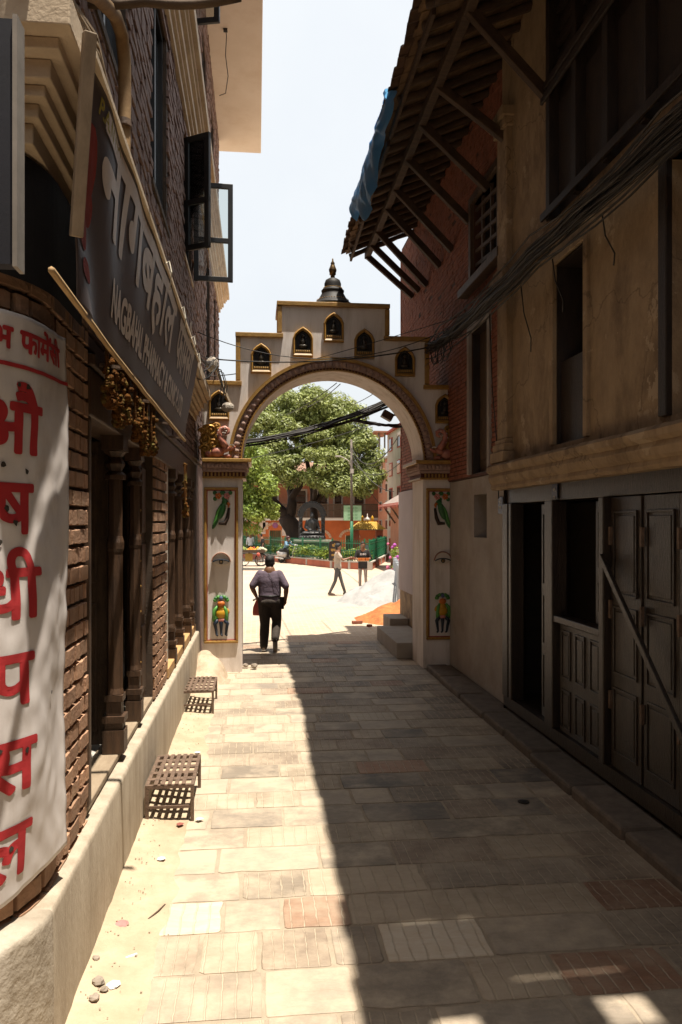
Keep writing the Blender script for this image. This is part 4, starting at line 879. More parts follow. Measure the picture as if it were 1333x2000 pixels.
# small blue number plates
M_blue = mat('blue_enamel', (.035,.045,.09), (.03,.04,.075), rough=.4); M_wlet = mat('white_print', (.7,.7,.68))
def plate(x, y, z, w, h, lines, label, seed):
    r_ = root('number_plate', (x, y, z), label, 'plate'); MB().box(x-.012, x, y-w/2, y+w/2, z-h/2, z+h/2).build('plate', M_blue, r_, bevel=.003)
    for k, t_ in enumerate(lines): lettering(t_, h*.24, lambda a, b_, c_: Vector((x-.015-c_, y-a, z+h*.12-k*h*.34+b_)), M_wlet, r_, bold=.002, align='CENTER')
# ================================================================== RIGHT: brick house beside the arch
BX = 3.15
bh = root('brick_house', (4.2, 13, 0), 'tall red brick house with deep timber eaves beside the right side of the arch', 'house')
M_rbrick = mat('red_brick', (.29,.10,.058), (.20,.07,.042), scale=9, bump=.5, bscale=45, stain=(.13,.05,.03), stain_scale=2.5, stain_amt=.55)
M_rmort = mat('red_mortar', (.10,.045,.03), (.07,.03,.02))
W3 = (10.14,11.03,3.10,5.18); W4 = (9.68,10.9,5.86,7.02); NI = (10.35,10.98,2.18,2.80)
wall_cells(MB(), BX, BX+.4, 9.41, 16.5, 3.06, 8.35, [W3, W4]).build('wall', M_rmort, bh)
mb = MB(); brick_facing(mb, BX, -1, 9.42, 16.5, 3.08, 8.3, [W3, W4], .066, .235, .010, .012, .005, drop=.006); mb.build('brick_facing', M_rbrick, bh, kind='stuff', nonorm=True)
MB().box(BX-.02, BX+.4, 16.501, 16.56, .0, 8.3).build('end_wall', M_rbrick, bh)
M_greyw = mat('grey_limewash', (.36,.32,.29), (.29,.255,.23), scale=2, bump=.2, stain=(.20,.15,.11), stain_scale=1.3, stain_amt=.5)
wall_cells(MB(), BX+.02, BX+.4, 9.41, 12.42, .0, 3.05, [NI]).build('lower_wall', M_greyw, bh)
MB().box(BX+.25, BX+.3, NI[0]-.1, NI[1]+.1, NI[2]-.1, NI[3]+.1).build('niche_back', mat('ochre_board', (.14,.09,.045)), bh)
f3 = wframe(W3[0], W3[1], W3[2], W3[3], BX, M_greyw, bh, t=.10, proud=.05)
lining(W3, BX, f3)
for (a, b_) in ((W3[0], W3[0]+.43), (W3[0]+.45, W3[1])):
    o = MB().box(BX+.12, BX+.16, a, b_, W3[2], W3[3]).build('shutter', M_woodo, f3); MB().box(BX+.105, BX+.122, a+.06, b_-.06, 3.3, 5.0).build('panel', M_woodo, f3, bevel=.01)
f4 = wframe(*W4, BX, M_woodo, bh, t=.11, proud=.06)
MB().box(BX-.16, BX+.1, W4[0]-.35, W4[1]+.35, W4[2]-.12, W4[2]-.002).build('window_sill', M_woodo, f4, bevel=.012)
MB().box(BX+.14, BX+.18, W4[0], W4[1], W4[2], W4[3]).build('window_back', M_dark, f4)
for k in range(3): a = W4[0]+.1+k*.40; MB().box(BX+.02, BX+.06, a-.03, a+.03, W4[2], W4[3]).build('mullion', M_woodo, f4)
for k in range(5): MB().beam((BX+.03, W4[0], W4[2]+.15+k*.20), (BX+.03, W4[1], W4[2]+.28+k*.20), .03, .05).build('slat', M_woodo, f4)
for (y_, z_) in ((12.9,6.0),(13.9,5.5),(14.6,6.4),(12.2,5.7)): MB().box(BX-.013, BX+.0, y_-.06, y_+.06, z_-.04, z_+.04).build('putlog_hole', M_dark, bh)
# lilac washed base wall beyond the arch, with peeling foot
M_lilac = mat('lilac_wash', (.44,.40,.42), (.38,.34,.36), scale=1.5, bump=.2, stain=(.30,.25,.25), stain_scale=1.2, stain_amt=.35)
MB().box(BX-.06, BX+.4, 13.3, 16.56, .95, 3.05).build('lilac_wall', M_lilac, bh)
MB().box(BX-.03, BX+.4, 13.3, 16.55, .28, .949).build('peeling_base', mat('peeling_plaster', (.42,.31,.18), (.19,.13,.08), scale=5, bump=.8, bscale=12, stain=(.10,.07,.045), stain_scale=3, stain_amt=.7), bh)
M_step = mat('cement_step', (.36,.32,.27), (.30,.26,.22), scale=3, bump=.3)
sp_ = root('door_steps', (2.8,14.6,0), 'grey cement steps along the wall just beyond the right arch pillar', 'steps')
MB().box(2.45, 3.11, 13.3, 15.55, 0, .28).build('lower_step', M_step, sp_, bevel=.012); MB().box(2.72, 3.11, 15.56, 16.4, 0, .42).build('upper_step', M_step, sp_, bevel=.012)
plate(BX+.018, 9.72, 2.62, .19, .22, ['१२', 'नगर'], 'small blue plate on the grey wall beside the arch', 1)
plate(RX+.045, 7.78, 2.78, .15, .26, ['ठ', '०५', '२१'], 'small blue plate under the cornice above the timber doors', 2)
# ================================================================== roof over both houses
M_raft = mat('rafter_wood', (.085,.05,.03), (.042,.025,.016), rough=.75, scale=6, stretch=(.8,4,1), bump=.5, bscale=30)
M_board = mat('roof_board', (.20,.125,.07), (.11,.066,.038), rough=.8, scale=4, stretch=(2,.7,1), bump=.5, bscale=25, stain=(.32,.20,.10), stain_scale=2.5, stain_amt=.6)
M_tile = mat('clay_tile', (.13,.075,.05), (.07,.042,.03), scale=8, bump=.5, rnd=.3)
rf = root('eaves_roof', (2.6, 9, 7.7), 'overhanging tiled roof with exposed rafters and timber struts above the right side', 'roof')
def ex(y): return 1.60+.010*y+.012*math.sin(y*1.7)       # outer eave line
def rz(x): return 7.66+(x-1.70)*.42               # roof plane
ROOF_Y0, ROOF_Y1 = 1.5, 15.3
random.seed(31)
y = ROOF_Y0
while y < ROOF_Y1-.05:              # sheathing boards laid along the slope
    w = R(.13, .22); a = y; b_ = min(y+w-.008, ROOF_Y1); xo = ex(y)+R(-.02,.05); j = R(0,.015)
    for (u, v) in (((xo,1.88),(2.13,2.80),(3.06,5.6)) if 2.2 < a < 2.45 else ((xo,5.6),)):        # two out-of-view gaps cut to throw sun patches on the paving
        MB().add([(u,a,rz(u)+.05+j),(u,b_,rz(u)+.05+j),(v,b_,rz(v)+.05+j),(v,a,rz(v)+.05+j),(u,a,rz(u)+.075+j),(u,b_,rz(u)+.075+j),(v,b_,rz(v)+.075+j),(v,a,rz(v)+.075+j)], [(0,3,2,1),(4,5,6,7),(0,1,5,4),(1,2,6,5),(2,3,7,6),(3,0,4,7)]).build('roof_board', M_board, rf)
    y += w
y = ROOF_Y0+.1
while y < ROOF_Y1:                  # rough round rafters
    xo = ex(y)+R(.04,.16); n = 7; dr_ = R(-.04,.04)
    pts = [(xo+(3.5-xo)*k/n, y+dr_*k/n+R(-.012,.012), rz(xo+(3.5-xo)*k/n)+R(-.01,.01)-.01) for k in range(n+1)]
    MB().tube(pts, [R(.042,.058) for _ in pts], 7).build('rafter', M_raft, rf, smooth=True); y += R(.30,.40)
MB().beam((2.18,ROOF_Y0,rz(2.18)-.11), (2.22,ROOF_Y1+.05,rz(2.22)-.11), .11, .13).build('eaves_beam', M_raft, rf, bevel=.012)
for (a, b_) in ((1.5,4.7),(4.72,7.6),(7.7,10.3),(10.5,13.1),(13.2,15.3)):
    MB().beam((ex(a)+.12,a,rz(ex(a)+.12)-.06+R(-.02,.02)), (ex(b_)+.12,b_,rz(ex(b_)+.12)-.06), .045, .09).build('eaves_batten', M_raft, rf, bevel=.006)
MB().box(5.59, 5.7, 1.5, 16.3, 7, 9.5).build('roof_back', M_dark, rf)
mb = MB(); mb.add([(BX+.2,16.45,8.2),(5.6,16.45,8.2),(5.6,16.45,rz(5.6))], [(0,1,2)]); mb.build('gable', M_rbrick, rf)
# struts, each from the wall up to the beam
ST = [((1071,190),(910,16)),((1001,281),(869,130)),((954,369),(835,205)),((918,434),(801,291)),((884,489),(772,348)),((827,567),(739,447)),((806,598),(720,483)),((785,618),(707,515)),((778,622),(698,543))]
for k, (lo_, up_) in enumerate(ST):
    p = onx(*lo_, RX-.02 if k == 0 else BX-.02)
    if k > 4: p.y = (12.9, 13.9, 14.6, 15.2)[k-5]
    q = Vector((2.2, p.y+R(-.05,.05), rz(2.2)-.13)); z_lo = p.z if k < 7 else 6.95
    p.z = min(p.z, q.z-.45)
    MB().beam(p, q, .09, .11).build('strut', M_raft, rf, bevel=.01)
# eave tiles: individual overlapping ends, a few courses back
tm = MB(); tm.add([(-.02,-.11,.0),(-.02,0,.045),(-.02,.11,.0),(.34,-.11,.15),(.34,0,.195),(.34,.11,.15),(-.02,-.11,-.022),(-.02,0,.023),(-.02,.11,-.022),(.34,-.11,.128),(.34,0,.173),(.34,.11,.128)], [(0,1,4,3),(1,2,5,4),(6,9,10,7),(7,10,11,8),(0,6,7,1),(1,7,8,2),(0,3,9,6),(2,8,11,5),(3,4,10,9),(4,5,11,10)])
tme = tm.mesh('roof_tile', M_tile)
for row in range(3):
    y = ROOF_Y0+.1
    while y < ROOF_Y1:
        if R(0,1) > .04 and not (row > 0 and 2.2 < y < 2.8):
            o = link('roof_tile', tme, rf); xx = ex(y)-.05+row*.26+R(-.014,.014); o.location = (xx, y, rz(xx)+.10+row*.004+R(0,.015)); o.rotation_euler = (R(-.06,.06), R(-.05,.05), R(-.05,.05))
        y += .205
mb = MB()
for (u, v0, v1) in ((2.4,1.5,2.24),(3.12,2.25,2.79),(2.4,2.80,15.3)): mb.quad((u,v0,rz(u)+.14),(5.6,v0,rz(5.6)+.14),(5.6,v1,rz(5.6)+.14),(u,v1,rz(u)+.14))
mb.build('tile_field', M_tile, rf, kind='stuff')
# blue tarpaulin slipping over the eave
mb = MB(); NU, NV = 46, 30
for j in range(NV+1):
    v = j/NV
    for i in range(NU+1):
        u = i/NU; yy = 9.3+3.0*u+.15*math.sin(v*4); e = ex(yy)
        hang = .2+.7*math.sin(min(1,u*1.15)*PI*.72)**2+.16*noise.noise(Vector((u*5,0,0)))
        if v < .4: xx = e+.55*(.4-v)/.4; zz = rz(xx)+.16
        else:
            k = (v-.4)/.6; xx = e-.09-.11*math.sin(k*2.8)*(.3+u)+.10*k*(1-u); zz = rz(e)+.15-k*hang
        w = .075*noise.noise(Vector((u*9, v*3, 1)))+.03*noise.noise(Vector((u*24, v*9, 1)))
        mb.v.append((xx+w*(v > .38), yy, zz+w*.7))
mb.f = [(j*(NU+1)+i, j*(NU+1)+i+1, (j+1)*(NU+1)+i+1, (j+1)*(NU+1)+i) for j in range(NV) for i in range(NU)]
M_tarp = bpy.data.materials.new('blue_tarpaulin'); M_tarp.use_nodes = True; nt = M_tarp.node_tree; b = nt.nodes['Principled BSDF']; b.inputs['Base Color'].default_value = (.09,.27,.55,1); b.inputs['Roughness'].default_value = .35
tl = nt.nodes.new('ShaderNodeBsdfTranslucent'); tl.inputs[0].default_value = (.16,.45,.78,1); ms = nt.nodes.new('ShaderNodeMixShader'); ms.inputs[0].default_value = .5
nt.links.new(b.outputs[0], ms.inputs[1]); nt.links.new(tl.outputs[0], ms.inputs[2]); nt.links.new(ms.outputs[0], nt.nodes['Material Output'].inputs[0])
tag(mb.build('blue_tarpaulin', M_tarp, smooth=True, nonorm=True), 'torn blue plastic tarpaulin hanging over the tiled eave', 'tarpaulin')
# ================================================================== cables
random.seed(41)
cr_ = root('cable_bundle', (2.85,8,5.1), 'thick bundle of black cables sagging along the right-hand house fronts', 'cables')
for k in range(38):
    o_ = Vector((R(-.08,.08), 0, random.gauss(0,.075))); pts = []
    for (x, y, z) in ((2.86,2.0,5.02),(2.86,3.6,5.04),(2.85,5.0,5.08),(2.85,6.3,5.10),(2.84,7.6,5.13),(2.82,9.0,5.10),(2.84,10.2,5.12),(2.82,11.4,5.16),(2.80,12.2,5.2)):
        pts.append(Vector((x+R(-.05,.05), y+R(-.2,.2), z+R(-.055,.055)))+o_*R(.6,1.3))
    fin = [pts[0]]
    for a, b_ in zip(pts, pts[1:]): fin += [a.lerp(b_, .5)+Vector((0,0,-.02)), b_]
    MB().tube(fin, R(.004,.014), 5).build('cable', M_wire if k % 5 else mat('grey_cable', (.10,.09,.08)), cr_, smooth=True)
for k in range(7):
    c = Vector((2.78, 11.5+R(-.5,.5), 5.1+R(-.15,.05))); r_ = R(.10,.22)
    MB().tube([c+Vector((R(-.02,.02), r_*1.4*math.cos(a), r_*math.sin(a))) for a in [2*PI*j/14 for j in range(15)]], .007, 5).build('cable_coil', M_wire, cr_, smooth=True)
for (yy, ln) in ((7.3,.5),(8.2,.7),(9.35,2.3),(6.2,.4)):
    p = Vector((2.9, yy, 5.0)); MB().tube([p, p+Vector((.05,.05,-ln*.4)), p+Vector((.12,.02,-ln*.8)), p+Vector((.14,.08,-ln))], .007, 5).build('cable_tail', M_wire, cr_, smooth=True)
def wire(pts, r, label, n=1, spread=0.0, s=.1, nm='wire', m=M_wire):
    if n == 1: return tag(MB().tube(sag(pts[0], pts[1], s, 18), r, 5).build(nm, m, smooth=True), label, 'wire')
    e = root('cable_bundle', pts[0], label, 'cables')
    for k in range(n):
        d0, d1 = Vector((0,R(-1,1),R(-1,1)))*spread, Vector((0,R(-1,1),R(-1,1)))*spread*1.6
        MB().tube(sag(Vector(pts[0])+d0, Vector(pts[1])+d1, s*R(.8,1.25), 16, .012), r*R(.7,1.3), 5).build('cable', m, e, smooth=True)
    return e
A_ = ony(385,648,12.0); B_ = ony(600,702,12.2); wire((A_, ony(860,650,12.2)), .007, 'thin wire across the arch front, the one attached highest on the left', s=.42)
wire((ony(405,700,12.1), ony(850,676,12.1)), .011, 'dark wire sagging across the arch front just above the ring', s=.14)
wire((ony(405,735,12.2), ony(475,728,12.9)), .008, 'short wire from the left wall to the arch step', s=.01)
wire((ony(620,700,12.2), ony(985,590,11.2)), .006, 'thin wire rising from the arch face to the right-hand cables', s=.02)
wire((ony(440,868,14.2), ony(770,782,16.3)), .013, 'thick bundle of black cables crossing behind the arch opening', n=18, spread=.06, s=.16)
wire((ony(690,820,15.6), ony(800,830,16.4)), .016, 'second bundle of cables branching to the right behind the arch', n=5, spread=.03, s=.03)
for (a, b_, lb) in (((560,810,20),(658,748,13.3),'thin wire from the arch soffit towards the tree, left one'),((600,795,20),(665,750,13.3),'thin wire from the arch soffit towards the tree, right one'),((690,790,18),(775,735,13.4),'thin wire beyond the arch rising to the right of the opening'),((470,900,17),(725,830,22),'thin wire crossing the tree crown seen through the arch')): wire((ony(*a), ony(*b_)), .008, lb, s=.05)
lh = root('street_light_box', ony(757,812,16.2), 'small brown box lamp fixed to the wall corner behind the arch', 'lamp')
c = ony(757,812,16.2); MB().cbox(c, (.12,.10,.08), Matrix.Rotation(.5,3,'Y')).build('lamp_box', M_woodo, lh, bevel=.01); MB().beam(c, (BX-.02, 16.3, c.z+.05), .04, .04).build('lamp_arm', M_iron, lh)
# junction clutter at the left end of the arch
jb = root('wire_junction', (-.72,11.7,4.9), 'tangle of wires and a rag-wrapped insulator on the left wall beside the arch', 'insulator')
c = ony(415,712,11.8); MB().ell(c, (.10,.09,.12), 10, 7).build('wrapped_insulator', mat('dirty_rag', (.50,.45,.38),(.3,.25,.2),scale=20,bump=.8), jb); MB().beam(c+Vector((.05,0,-.05)), ony(455,800,11.9), .03, .03).build('bracket_arm', M_cream, jb); MB().ell(ony(445,795,11.9), (.10,.07,.08), 10, 7).build('wrapped_joint', mat('dirty_rag', (.5,.45,.38)), jb)
for k in range(14):
    p = c+Vector((R(-.1,.1),R(-.1,.1),R(-.12,.12))); q = Vector((-.9+R(0,.05), 8.7+R(0,3), 4.3+R(0,.5))); MB().tube(sag(p, q, R(.05,.25), 8), R(.005,.010), 5).build('wire', M_wire, jb)
for k in range(5):
    p = c+Vector((R(-.05,.05),0,R(-.1,.1))); MB().tube([p, p+Vector((.12,0,-.05)), p+Vector((.18,0,-.25)), p+Vector((.12+R(0,.1),0,-.4-R(0,.2)))], .007, 5).build('wire', M_wire, jb)
# solid backs of the two houses, and unseen houses added behind the viewer to cut sky light
bk = MB(); bk.box(RX+1.01, RX+1.2, -9, 9.4, 0, 8.4); bk.box(RX+.02, RX+1.2, 9.402, 9.408, 0, 8.4); bk.box(RX+.4, RX+1.0, 1.5, 9.4, 3.095, 3.099); bk.box(RX, RX+1.2, -9, 1.49, 0, 8.4); bk.build('rear_wall', M_dark, ph)
MB().box(BX+.41, BX+1.2, 9.42, 16.4, 0, 8.4).build('rear_wall', M_rbrick, bh)
MB().add([(1.6,-9,rz(1.6)+.06),(5.6,-9,rz(5.6)+.06),(5.6,1.5,rz(5.6)+.06),(1.6,1.5,rz(1.6)+.06)], [(0,1,2,3)]).build('rear_roof', M_tile, rf)
nb_ = root('sky_block_house', (0,-12,0), 'unseen brick house added across the lane behind the viewer to cut sky light', 'house')
wall_cells(MB(), -9, 9, -12.2, -9.2, 0, 10, []).build('wall', M_rustic, nb_)
for k in range(4): MB().box(-6+k*3.4,-4.8+k*3.4,-9.21,-9.15,4,5.8).build('window', M_glass, nb_)
nc_ = root('sky_block_house', (-7,-3,0), 'unseen brick house added on the left behind the viewer to cut sky light', 'house')
MB().box(-9, -3.4, -8.8, .6, 0, 10.5).build('wall', M_rustic, nc_)
for k in range(3): MB().box(-3.41,-3.36,-8+k*2.8,-6.8+k*2.8,4,5.8).build('window', M_glass, nc_)
# ================================================================== THE SQUARE BEYOND THE ARCH
random.seed(51)
M_orng = mat('orange_limewash', (.50,.145,.05), (.40,.11,.04), scale=1.2, bump=.2, stain=(.28,.09,.04), stain_scale=.9, stain_amt=.4)
M_concr = mat('pale_concrete', (.42,.38,.33), (.34,.30,.26), scale=1, bump=.2)
M_pbrick = mat('pale_brick', (.45,.20,.12), (.36,.15,.09), scale=2.5, bump=.3)
def leafmat(name, c, c2):
    m = bpy.data.materials.new(name); m.use_nodes = True; nt = m.node_tree; L = nt.links.new; b = nt.nodes['Principled BSDF']; b.inputs['Roughness'].default_value = .45
    geo = nt.nodes.new('ShaderNodeNewGeometry'); n1 = nd(nt, 'ShaderNodeTexNoise', Scale=1.1, Detail=5); L(geo.outputs['Position'], n1.inputs['Vector'])
    mr = nt.nodes.new('ShaderNodeMapRange'); mr.inputs[1].default_value = .35; mr.inputs[2].default_value = .65; L(n1.outputs['Fac'], mr.inputs[0])
    mx = nt.nodes.new('ShaderNodeMixRGB'); mx.inputs[1].default_value = (*c,1); mx.inputs[2].default_value = (*c2,1); L(mr.outputs[0], mx.inputs[0])
    hs = nt.nodes.new('ShaderNodeHueSaturation'); r1 = nt.nodes.new('ShaderNodeMapRange'); r1.inputs[3].default_value = .7; r1.inputs[4].default_value = 1.3; L(geo.outputs['Random Per Island'], r1.inputs[0]); L(r1.outputs[0], hs.inputs['Value']); L(mx.outputs[0], hs.inputs['Color'])
    L(hs.outputs[0], b.inputs['Base Color']); tl = nt.nodes.new('ShaderNodeBsdfTranslucent'); L(hs.outputs[0], tl.inputs[0]); ms = nt.nodes.new('ShaderNodeMixShader'); ms.inputs[0].default_value = .3
    L(b.outputs[0], ms.inputs[1]); L(tl.outputs[0], ms.inputs[2]); L(ms.outputs[0], nt.nodes['Material Output'].inputs[0]); return m
M_leaf = leafmat('tree_leaf', (.27,.30,.085), (.165,.20,.05)); M_leaf2 = leafmat('young_leaf', (.27,.33,.055), (.17,.24,.04)); M_hedge = leafmat('hedge_leaf', (.24,.30,.03), (.09,.16,.025))
M_trunk = mat('tree_bark', (.050,.033,.024), (.028,.018,.014), scale=4, bump=.9, bscale=14, stretch=(1,1,.4))
def leaves(mb, c, r, n, size):
    for _ in range(n):
        d = Vector((random.gauss(0,1), random.gauss(0,1), random.gauss(0,1))).normalized(); p = Vector(c)+Vector((d.x*r, d.y*r, d.z*r*.8))*R(.35,1)**.5
        nrm = (d+Vector((R(-.7,.7),R(-.7,.7),R(.0,1.1)))).normalized(); a = nrm.orthogonal().normalized(); a.rotate(Matrix.Rotation(R(0,6.28), 3, nrm)); b_ = nrm.cross(a); s = size*R(.7,1.3)
        k = len(mb.v); mb.v += [tuple(p-a*s), tuple(p+b_*s*.42+nrm*s*.1), tuple(p+a*s), tuple(p-b_*s*.42+nrm*s*.1)]; mb.f.append((k,k+1,k+2,k+3))
def crown(center, rad, nclump, per, size, cr, seed, lower=-.75, gap=0.0, zsk=1.0):
    random.seed(seed); mb = MB(); cs = []
    for k in range(nclump):
        z = R(lower, 1); a = R(0, 2*PI); h = math.sqrt(max(0, 1-z*z)); rr = R(.55,1)**.4
        rr *= 1+.22*noise.noise(Vector((math.cos(a)*1.7+seed, math.sin(a)*1.7, z*2)))
        c = Vector(center)+Vector((rad[0]*h*math.cos(a)*rr, rad[1]*h*math.sin(a)*rr, rad[2]*z*rr)); cs.append(c)
        leaves(mb, c, cr*R(.65,1.25), int(per*R(.6,1.3)), size)
    return mb, cs
def limb(mb, pts, r0, r1, n=9):
    P_ = [Vector(p) for p in pts]; fin = [P_[0]]
    for a, b_ in zip(P_, P_[1:]): fin += [a.lerp(b_, .5)+Vector((R(-.06,.06),R(-.06,.06),0)), b_]
    mb.tube(fin, [r0+(r1-r0)*k/(len(fin)-1) for k in range(len(fin))], n)
# big spreading tree
TD = 50.0
def td(px, py, dd=0): return ond(px, py, TD+dd)
tr = root('spreading_tree', td(590,1065), 'large spreading dark-trunked tree behind the statue in the square', 'tree')
mb = MB()
limb(mb, [td(592,1072), td(583,1050), td(572,1030), td(557,1008)], .72, .50, 12)
limb(mb, [td(560,1012), td(545,993), td(528,975,-1), td(510,940,-2), td(500,900,-2)], .42, .10)
limb(mb, [td(562,1014), td(571,985), td(566,950,1), td(555,900,2), td(560,850,2)], .40, .08)
limb(mb, [td(569,975), td(590,945), td(615,910), td(640,860)], .25, .06)
limb(mb, [td(612,1060,1), td(614,1010,1), td(612,960,1), td(600,900,1), td(605,840,1)], .34, .07)
limb(mb, [td(614,990,1), td(635,950,1), td(665,910,0), td(700,880,0)], .24, .05)
limb(mb, [td(615,975,1), td(620,940,-1), td(640,920,-2), td(690,940,-3)], .18, .04)
limb(mb, [td(540,985,0), td(520,990,-2), td(500,985,-3)], .12, .04)
mb.build('trunk', M_trunk, tr, smooth=True)
def filt(mb, cs): return mb
mb = MB(); random.seed(8)
lob = [((600,850,0),(2.6,2.6,1.9),52),((520,860,-1),(1.5,2.2,2.0),30),((560,805,1),(1.9,2,1.2),34),((655,830,0),(2.2,2.2,1.5),36),((690,890,-1),(1.5,2,1.7),30),((620,915,-2),(2.6,2,1.1),34),((520,905,-2),(1.3,1.8,1.0),20),((705,945,-2),(1.1,1.4,.75),16),((655,945,-3),(1.1,1,.45),9),((500,905,-2),(.9,1.5,1.2),14),((610,790,0),(2.2,1.8,.9),22),((720,910,0),(.8,1,1),10)]
for (pp, rad, n) in lob:
    m2, _ = crown(td(*pp), rad, int(n*1.5), 240, .115, .62, int(pp[0]), lower=-.8); k = len(mb.v); mb.v += m2.v; mb.f += [tuple(i+k for i in f) for f in m2.f]
mb.build('crown', M_leaf, tr, nonorm=True)
# smaller tree at the left of the opening
t2 = root('young_tree', ond(468,1080,39), 'lighter green young tree at the left edge of the arch opening', 'tree')
mb = MB(); limb(mb, [ond(462,1085,39), ond(466,1040,39), ond(478,990,39), ond(485,930,39)], .14, .05); mb.build('trunk', M_trunk, t2, smooth=True)
mb = MB()
for (px, py, rad, n) in ((480,905,(1.0,1,.95),24),(500,950,(.95,1,.8),24),(508,995,(.8,.8,.6),18),(475,1010,(.9,.9,.9),24),(455,950,(1,1,1.1),16)):
    m2, _ = crown(ond(px,py,39), rad, n, 120, .105, .42, px); k = len(mb.v); mb.v += m2.v; mb.f += [tuple(i+k for i in f) for f in m2.f]
mb.build('crown', M_leaf2, t2, nonorm=True)
# planted island with low red wall
IA, IB, IC, ID, IE = onz(440,1086,0), onz(560,1099,0), onz(650,1109,0), onz(722,1113,0), onz(756,1093,0)
isl = root('planted_island', (IB.x, IB.y+4, 0), 'low red and grey kerb wall round the tree and statue', 'wall')
M_iwall = mat('red_oxide_wall', (.42,.13,.075), (.34,.10,.06), scale=2, bump=.2)
for (a, b_) in ((IA,IB),(IB,IC),(IC,ID),(ID,IE)):
    MB().beam(a+Vector((0,0,.17)), b_+Vector((0,0,.17)), .22, .34).build('kerb_wall', M_iwall, isl); MB().beam(a+Vector((0,0,.37)), b_+Vector((0,0,.37)), .28, .06).build('coping', M_concr, isl)
    n = max(2, int((b_-a).length/2.2))
    for k in range(1, n+1): p = a.lerp(b_, k/n); MB().box(p.x-.14,p.x+.14,p.y-.14,p.y+.14,0,.41).build('pier', M_concr, isl)
MB().add([IA+Vector((0,.1,.30)), IB+Vector((0,.1,.30)), IC+Vector((0,.1,.30)), ID+Vector((0,.1,.30)), IE+Vector((-.1,0,.30)), Vector((IE.x,IE.y+6,.30)), Vector((IA.x,IE.y+6,.30))], [tuple(range(7))]).build('soil', M_dirt, isl)
# green railing on the wall
M_gpaint = mat('green_gloss', (.02,.16,.075), (.015,.12,.055), rough=.4, bump=.05, spec=.5)
gf = root('green_railing', (IC.x, IC.y, .4), 'green metal railing with spear-topped bars round the island', 'railing')
pal = MB(); pal.box(-.014,.014,-.014,.014,0,1.02); pal.add([(-.02,-.02,1.02),(.02,-.02,1.02),(.02,.02,1.02),(-.02,.02,1.02),(0,0,1.12)], [(0,1,4),(1,2,4),(2,3,4),(3,0,4)]); palm = pal.mesh('railing_bar', M_gpaint)
for (a, b_) in ((IA.lerp(IB,.35),IB),(IB,IC),(IC,ID),(ID,IE)):
    a = a+Vector((0,.02,.40)); b_ = b_+Vector((0,.02,.40)); n = int((b_-a).length/.155)
    for z in (.10,.55,.92): MB().beam(a+Vector((0,0,z)), b_+Vector((0,0,z)), .03, .045).build('rail', M_gpaint, gf)
    for k in range(n):
        o = link('railing_bar', palm, gf); o.location = a.lerp(b_, k/n)
    for k in range(0, n+1, 14): p = a.lerp(b_, k/max(n,1)); MB().box(p.x-.04,p.x+.04,p.y-.04,p.y+.04,p.z,p.z+1.16).build('post', M_gpaint, gf)
hd = MB(); random.seed(14)
for k in range(150):
    t_ = k/150; p = (IA.lerp(IB,.3).lerp(IB, t_/.3) if t_ < .3 else IB.lerp(IC, (t_-.3)/.4) if t_ < .7 else IC.lerp(ID, (t_-.7)/.3))+Vector((R(-.3,.3), .55+R(0,.7), .62+R(0,.28))); leaves(hd, p, .34, 70, .075)
he = root('hedge', IB+Vector((0,.8,.3)), 'clipped yellow-green hedge behind the green railing', 'hedge'); hd.build('foliage', M_hedge, he, nonorm=True)
hs_ = MB()
for k in range(24): p = IB.lerp(ID, k/24)+Vector((0,.9,.3)); hs_.tube([p, p+Vector((R(-.1,.1),0,.5))], .02, 5)
hs_.build('stems', M_trunk, he)
# seated stone statue under a carved arch on a pedestal
SD = 46.5; SP = ond(610,1062,SD); sx, sy = SP.x, SP.y
sr_ = root('stone_statue', (sx, sy, 0), 'black stone seated statue within a carved arch on a lotus pedestal', 'statue')
M_bst = mat('black_stone', (.018,.017,.017), (.032,.03,.029), rough=.45, scale=6, bump=.5, bscale=20, spec=.5)
MB().box(sx-1.0,sx+1.0,sy-.8,sy+.8,.3,1.20).build('pedestal', M_bst, sr_, bevel=.03); MB().box(sx-1.12,sx+1.12,sy-.9,sy+.9,1.201,1.34).build('pedestal_top', M_concr, sr_, bevel=.02)
lt = MB(); lt.lathe((sx,sy,1.341), [(.78,0),(.80,.06),(.70,.12),(.76,.20),(.72,.26)], 24); lo = lt.build('lotus_seat', M_bst, sr_, smooth=True)
for k in range(22): a = 2*PI*k/22; MB().ell((sx+.74*math.cos(a), sy+.74*math.sin(a), 1.47), (.09,.09,.10), 7, 5).build('lotus_petal', M_bst, lo, smooth=True)
st2 = MB(); Z0 = 1.60
st2.ell((sx,sy-.08,Z0+.12), (.60,.36,.16), 14, 8); 
for q in (-1,1):
    st2.cap((sx+q*.12,sy,Z0+.15), (sx+q*.52,sy-.22,Z0+.13), .16, .12); st2.cap((sx+q*.52,sy-.22,Z0+.13), (sx-q*.05,sy-.38,Z0+.12), .12, .08); st2.cap((sx+q*.28,sy,Z0+.86), (sx+q*.40,sy-.02,Z0+.50), .11, .09)
    st2.cap((sx+q*.40,sy-.02,Z0+.50), (sx+(q*.12 if q < 0 else .42),sy-.30,Z0+(.30 if q < 0 else .24)), .085, .06); st2.ell((sx+q*.118,sy,Z0+1.18), (.02,.04,.07), 6, 5)
st2.cap((sx,sy,Z0+.25), (sx,sy,Z0+.75), .26, .30); st2.ell((sx,sy,Z0+.82), (.30,.18,.14), 12, 7); st2.cap((sx,sy,Z0+.9), (sx,sy,Z0+1.06), .09, .085); st2.ell((sx,sy-.01,Z0+1.18), (.13,.145,.17), 12, 9); st2.ell((sx,sy+.01,Z0+1.36), (.06,.06,.07), 8, 6); st2.cap((sx,sy-.14,Z0+1.2),(sx,sy-.16,Z0+1.13),.02,.028)
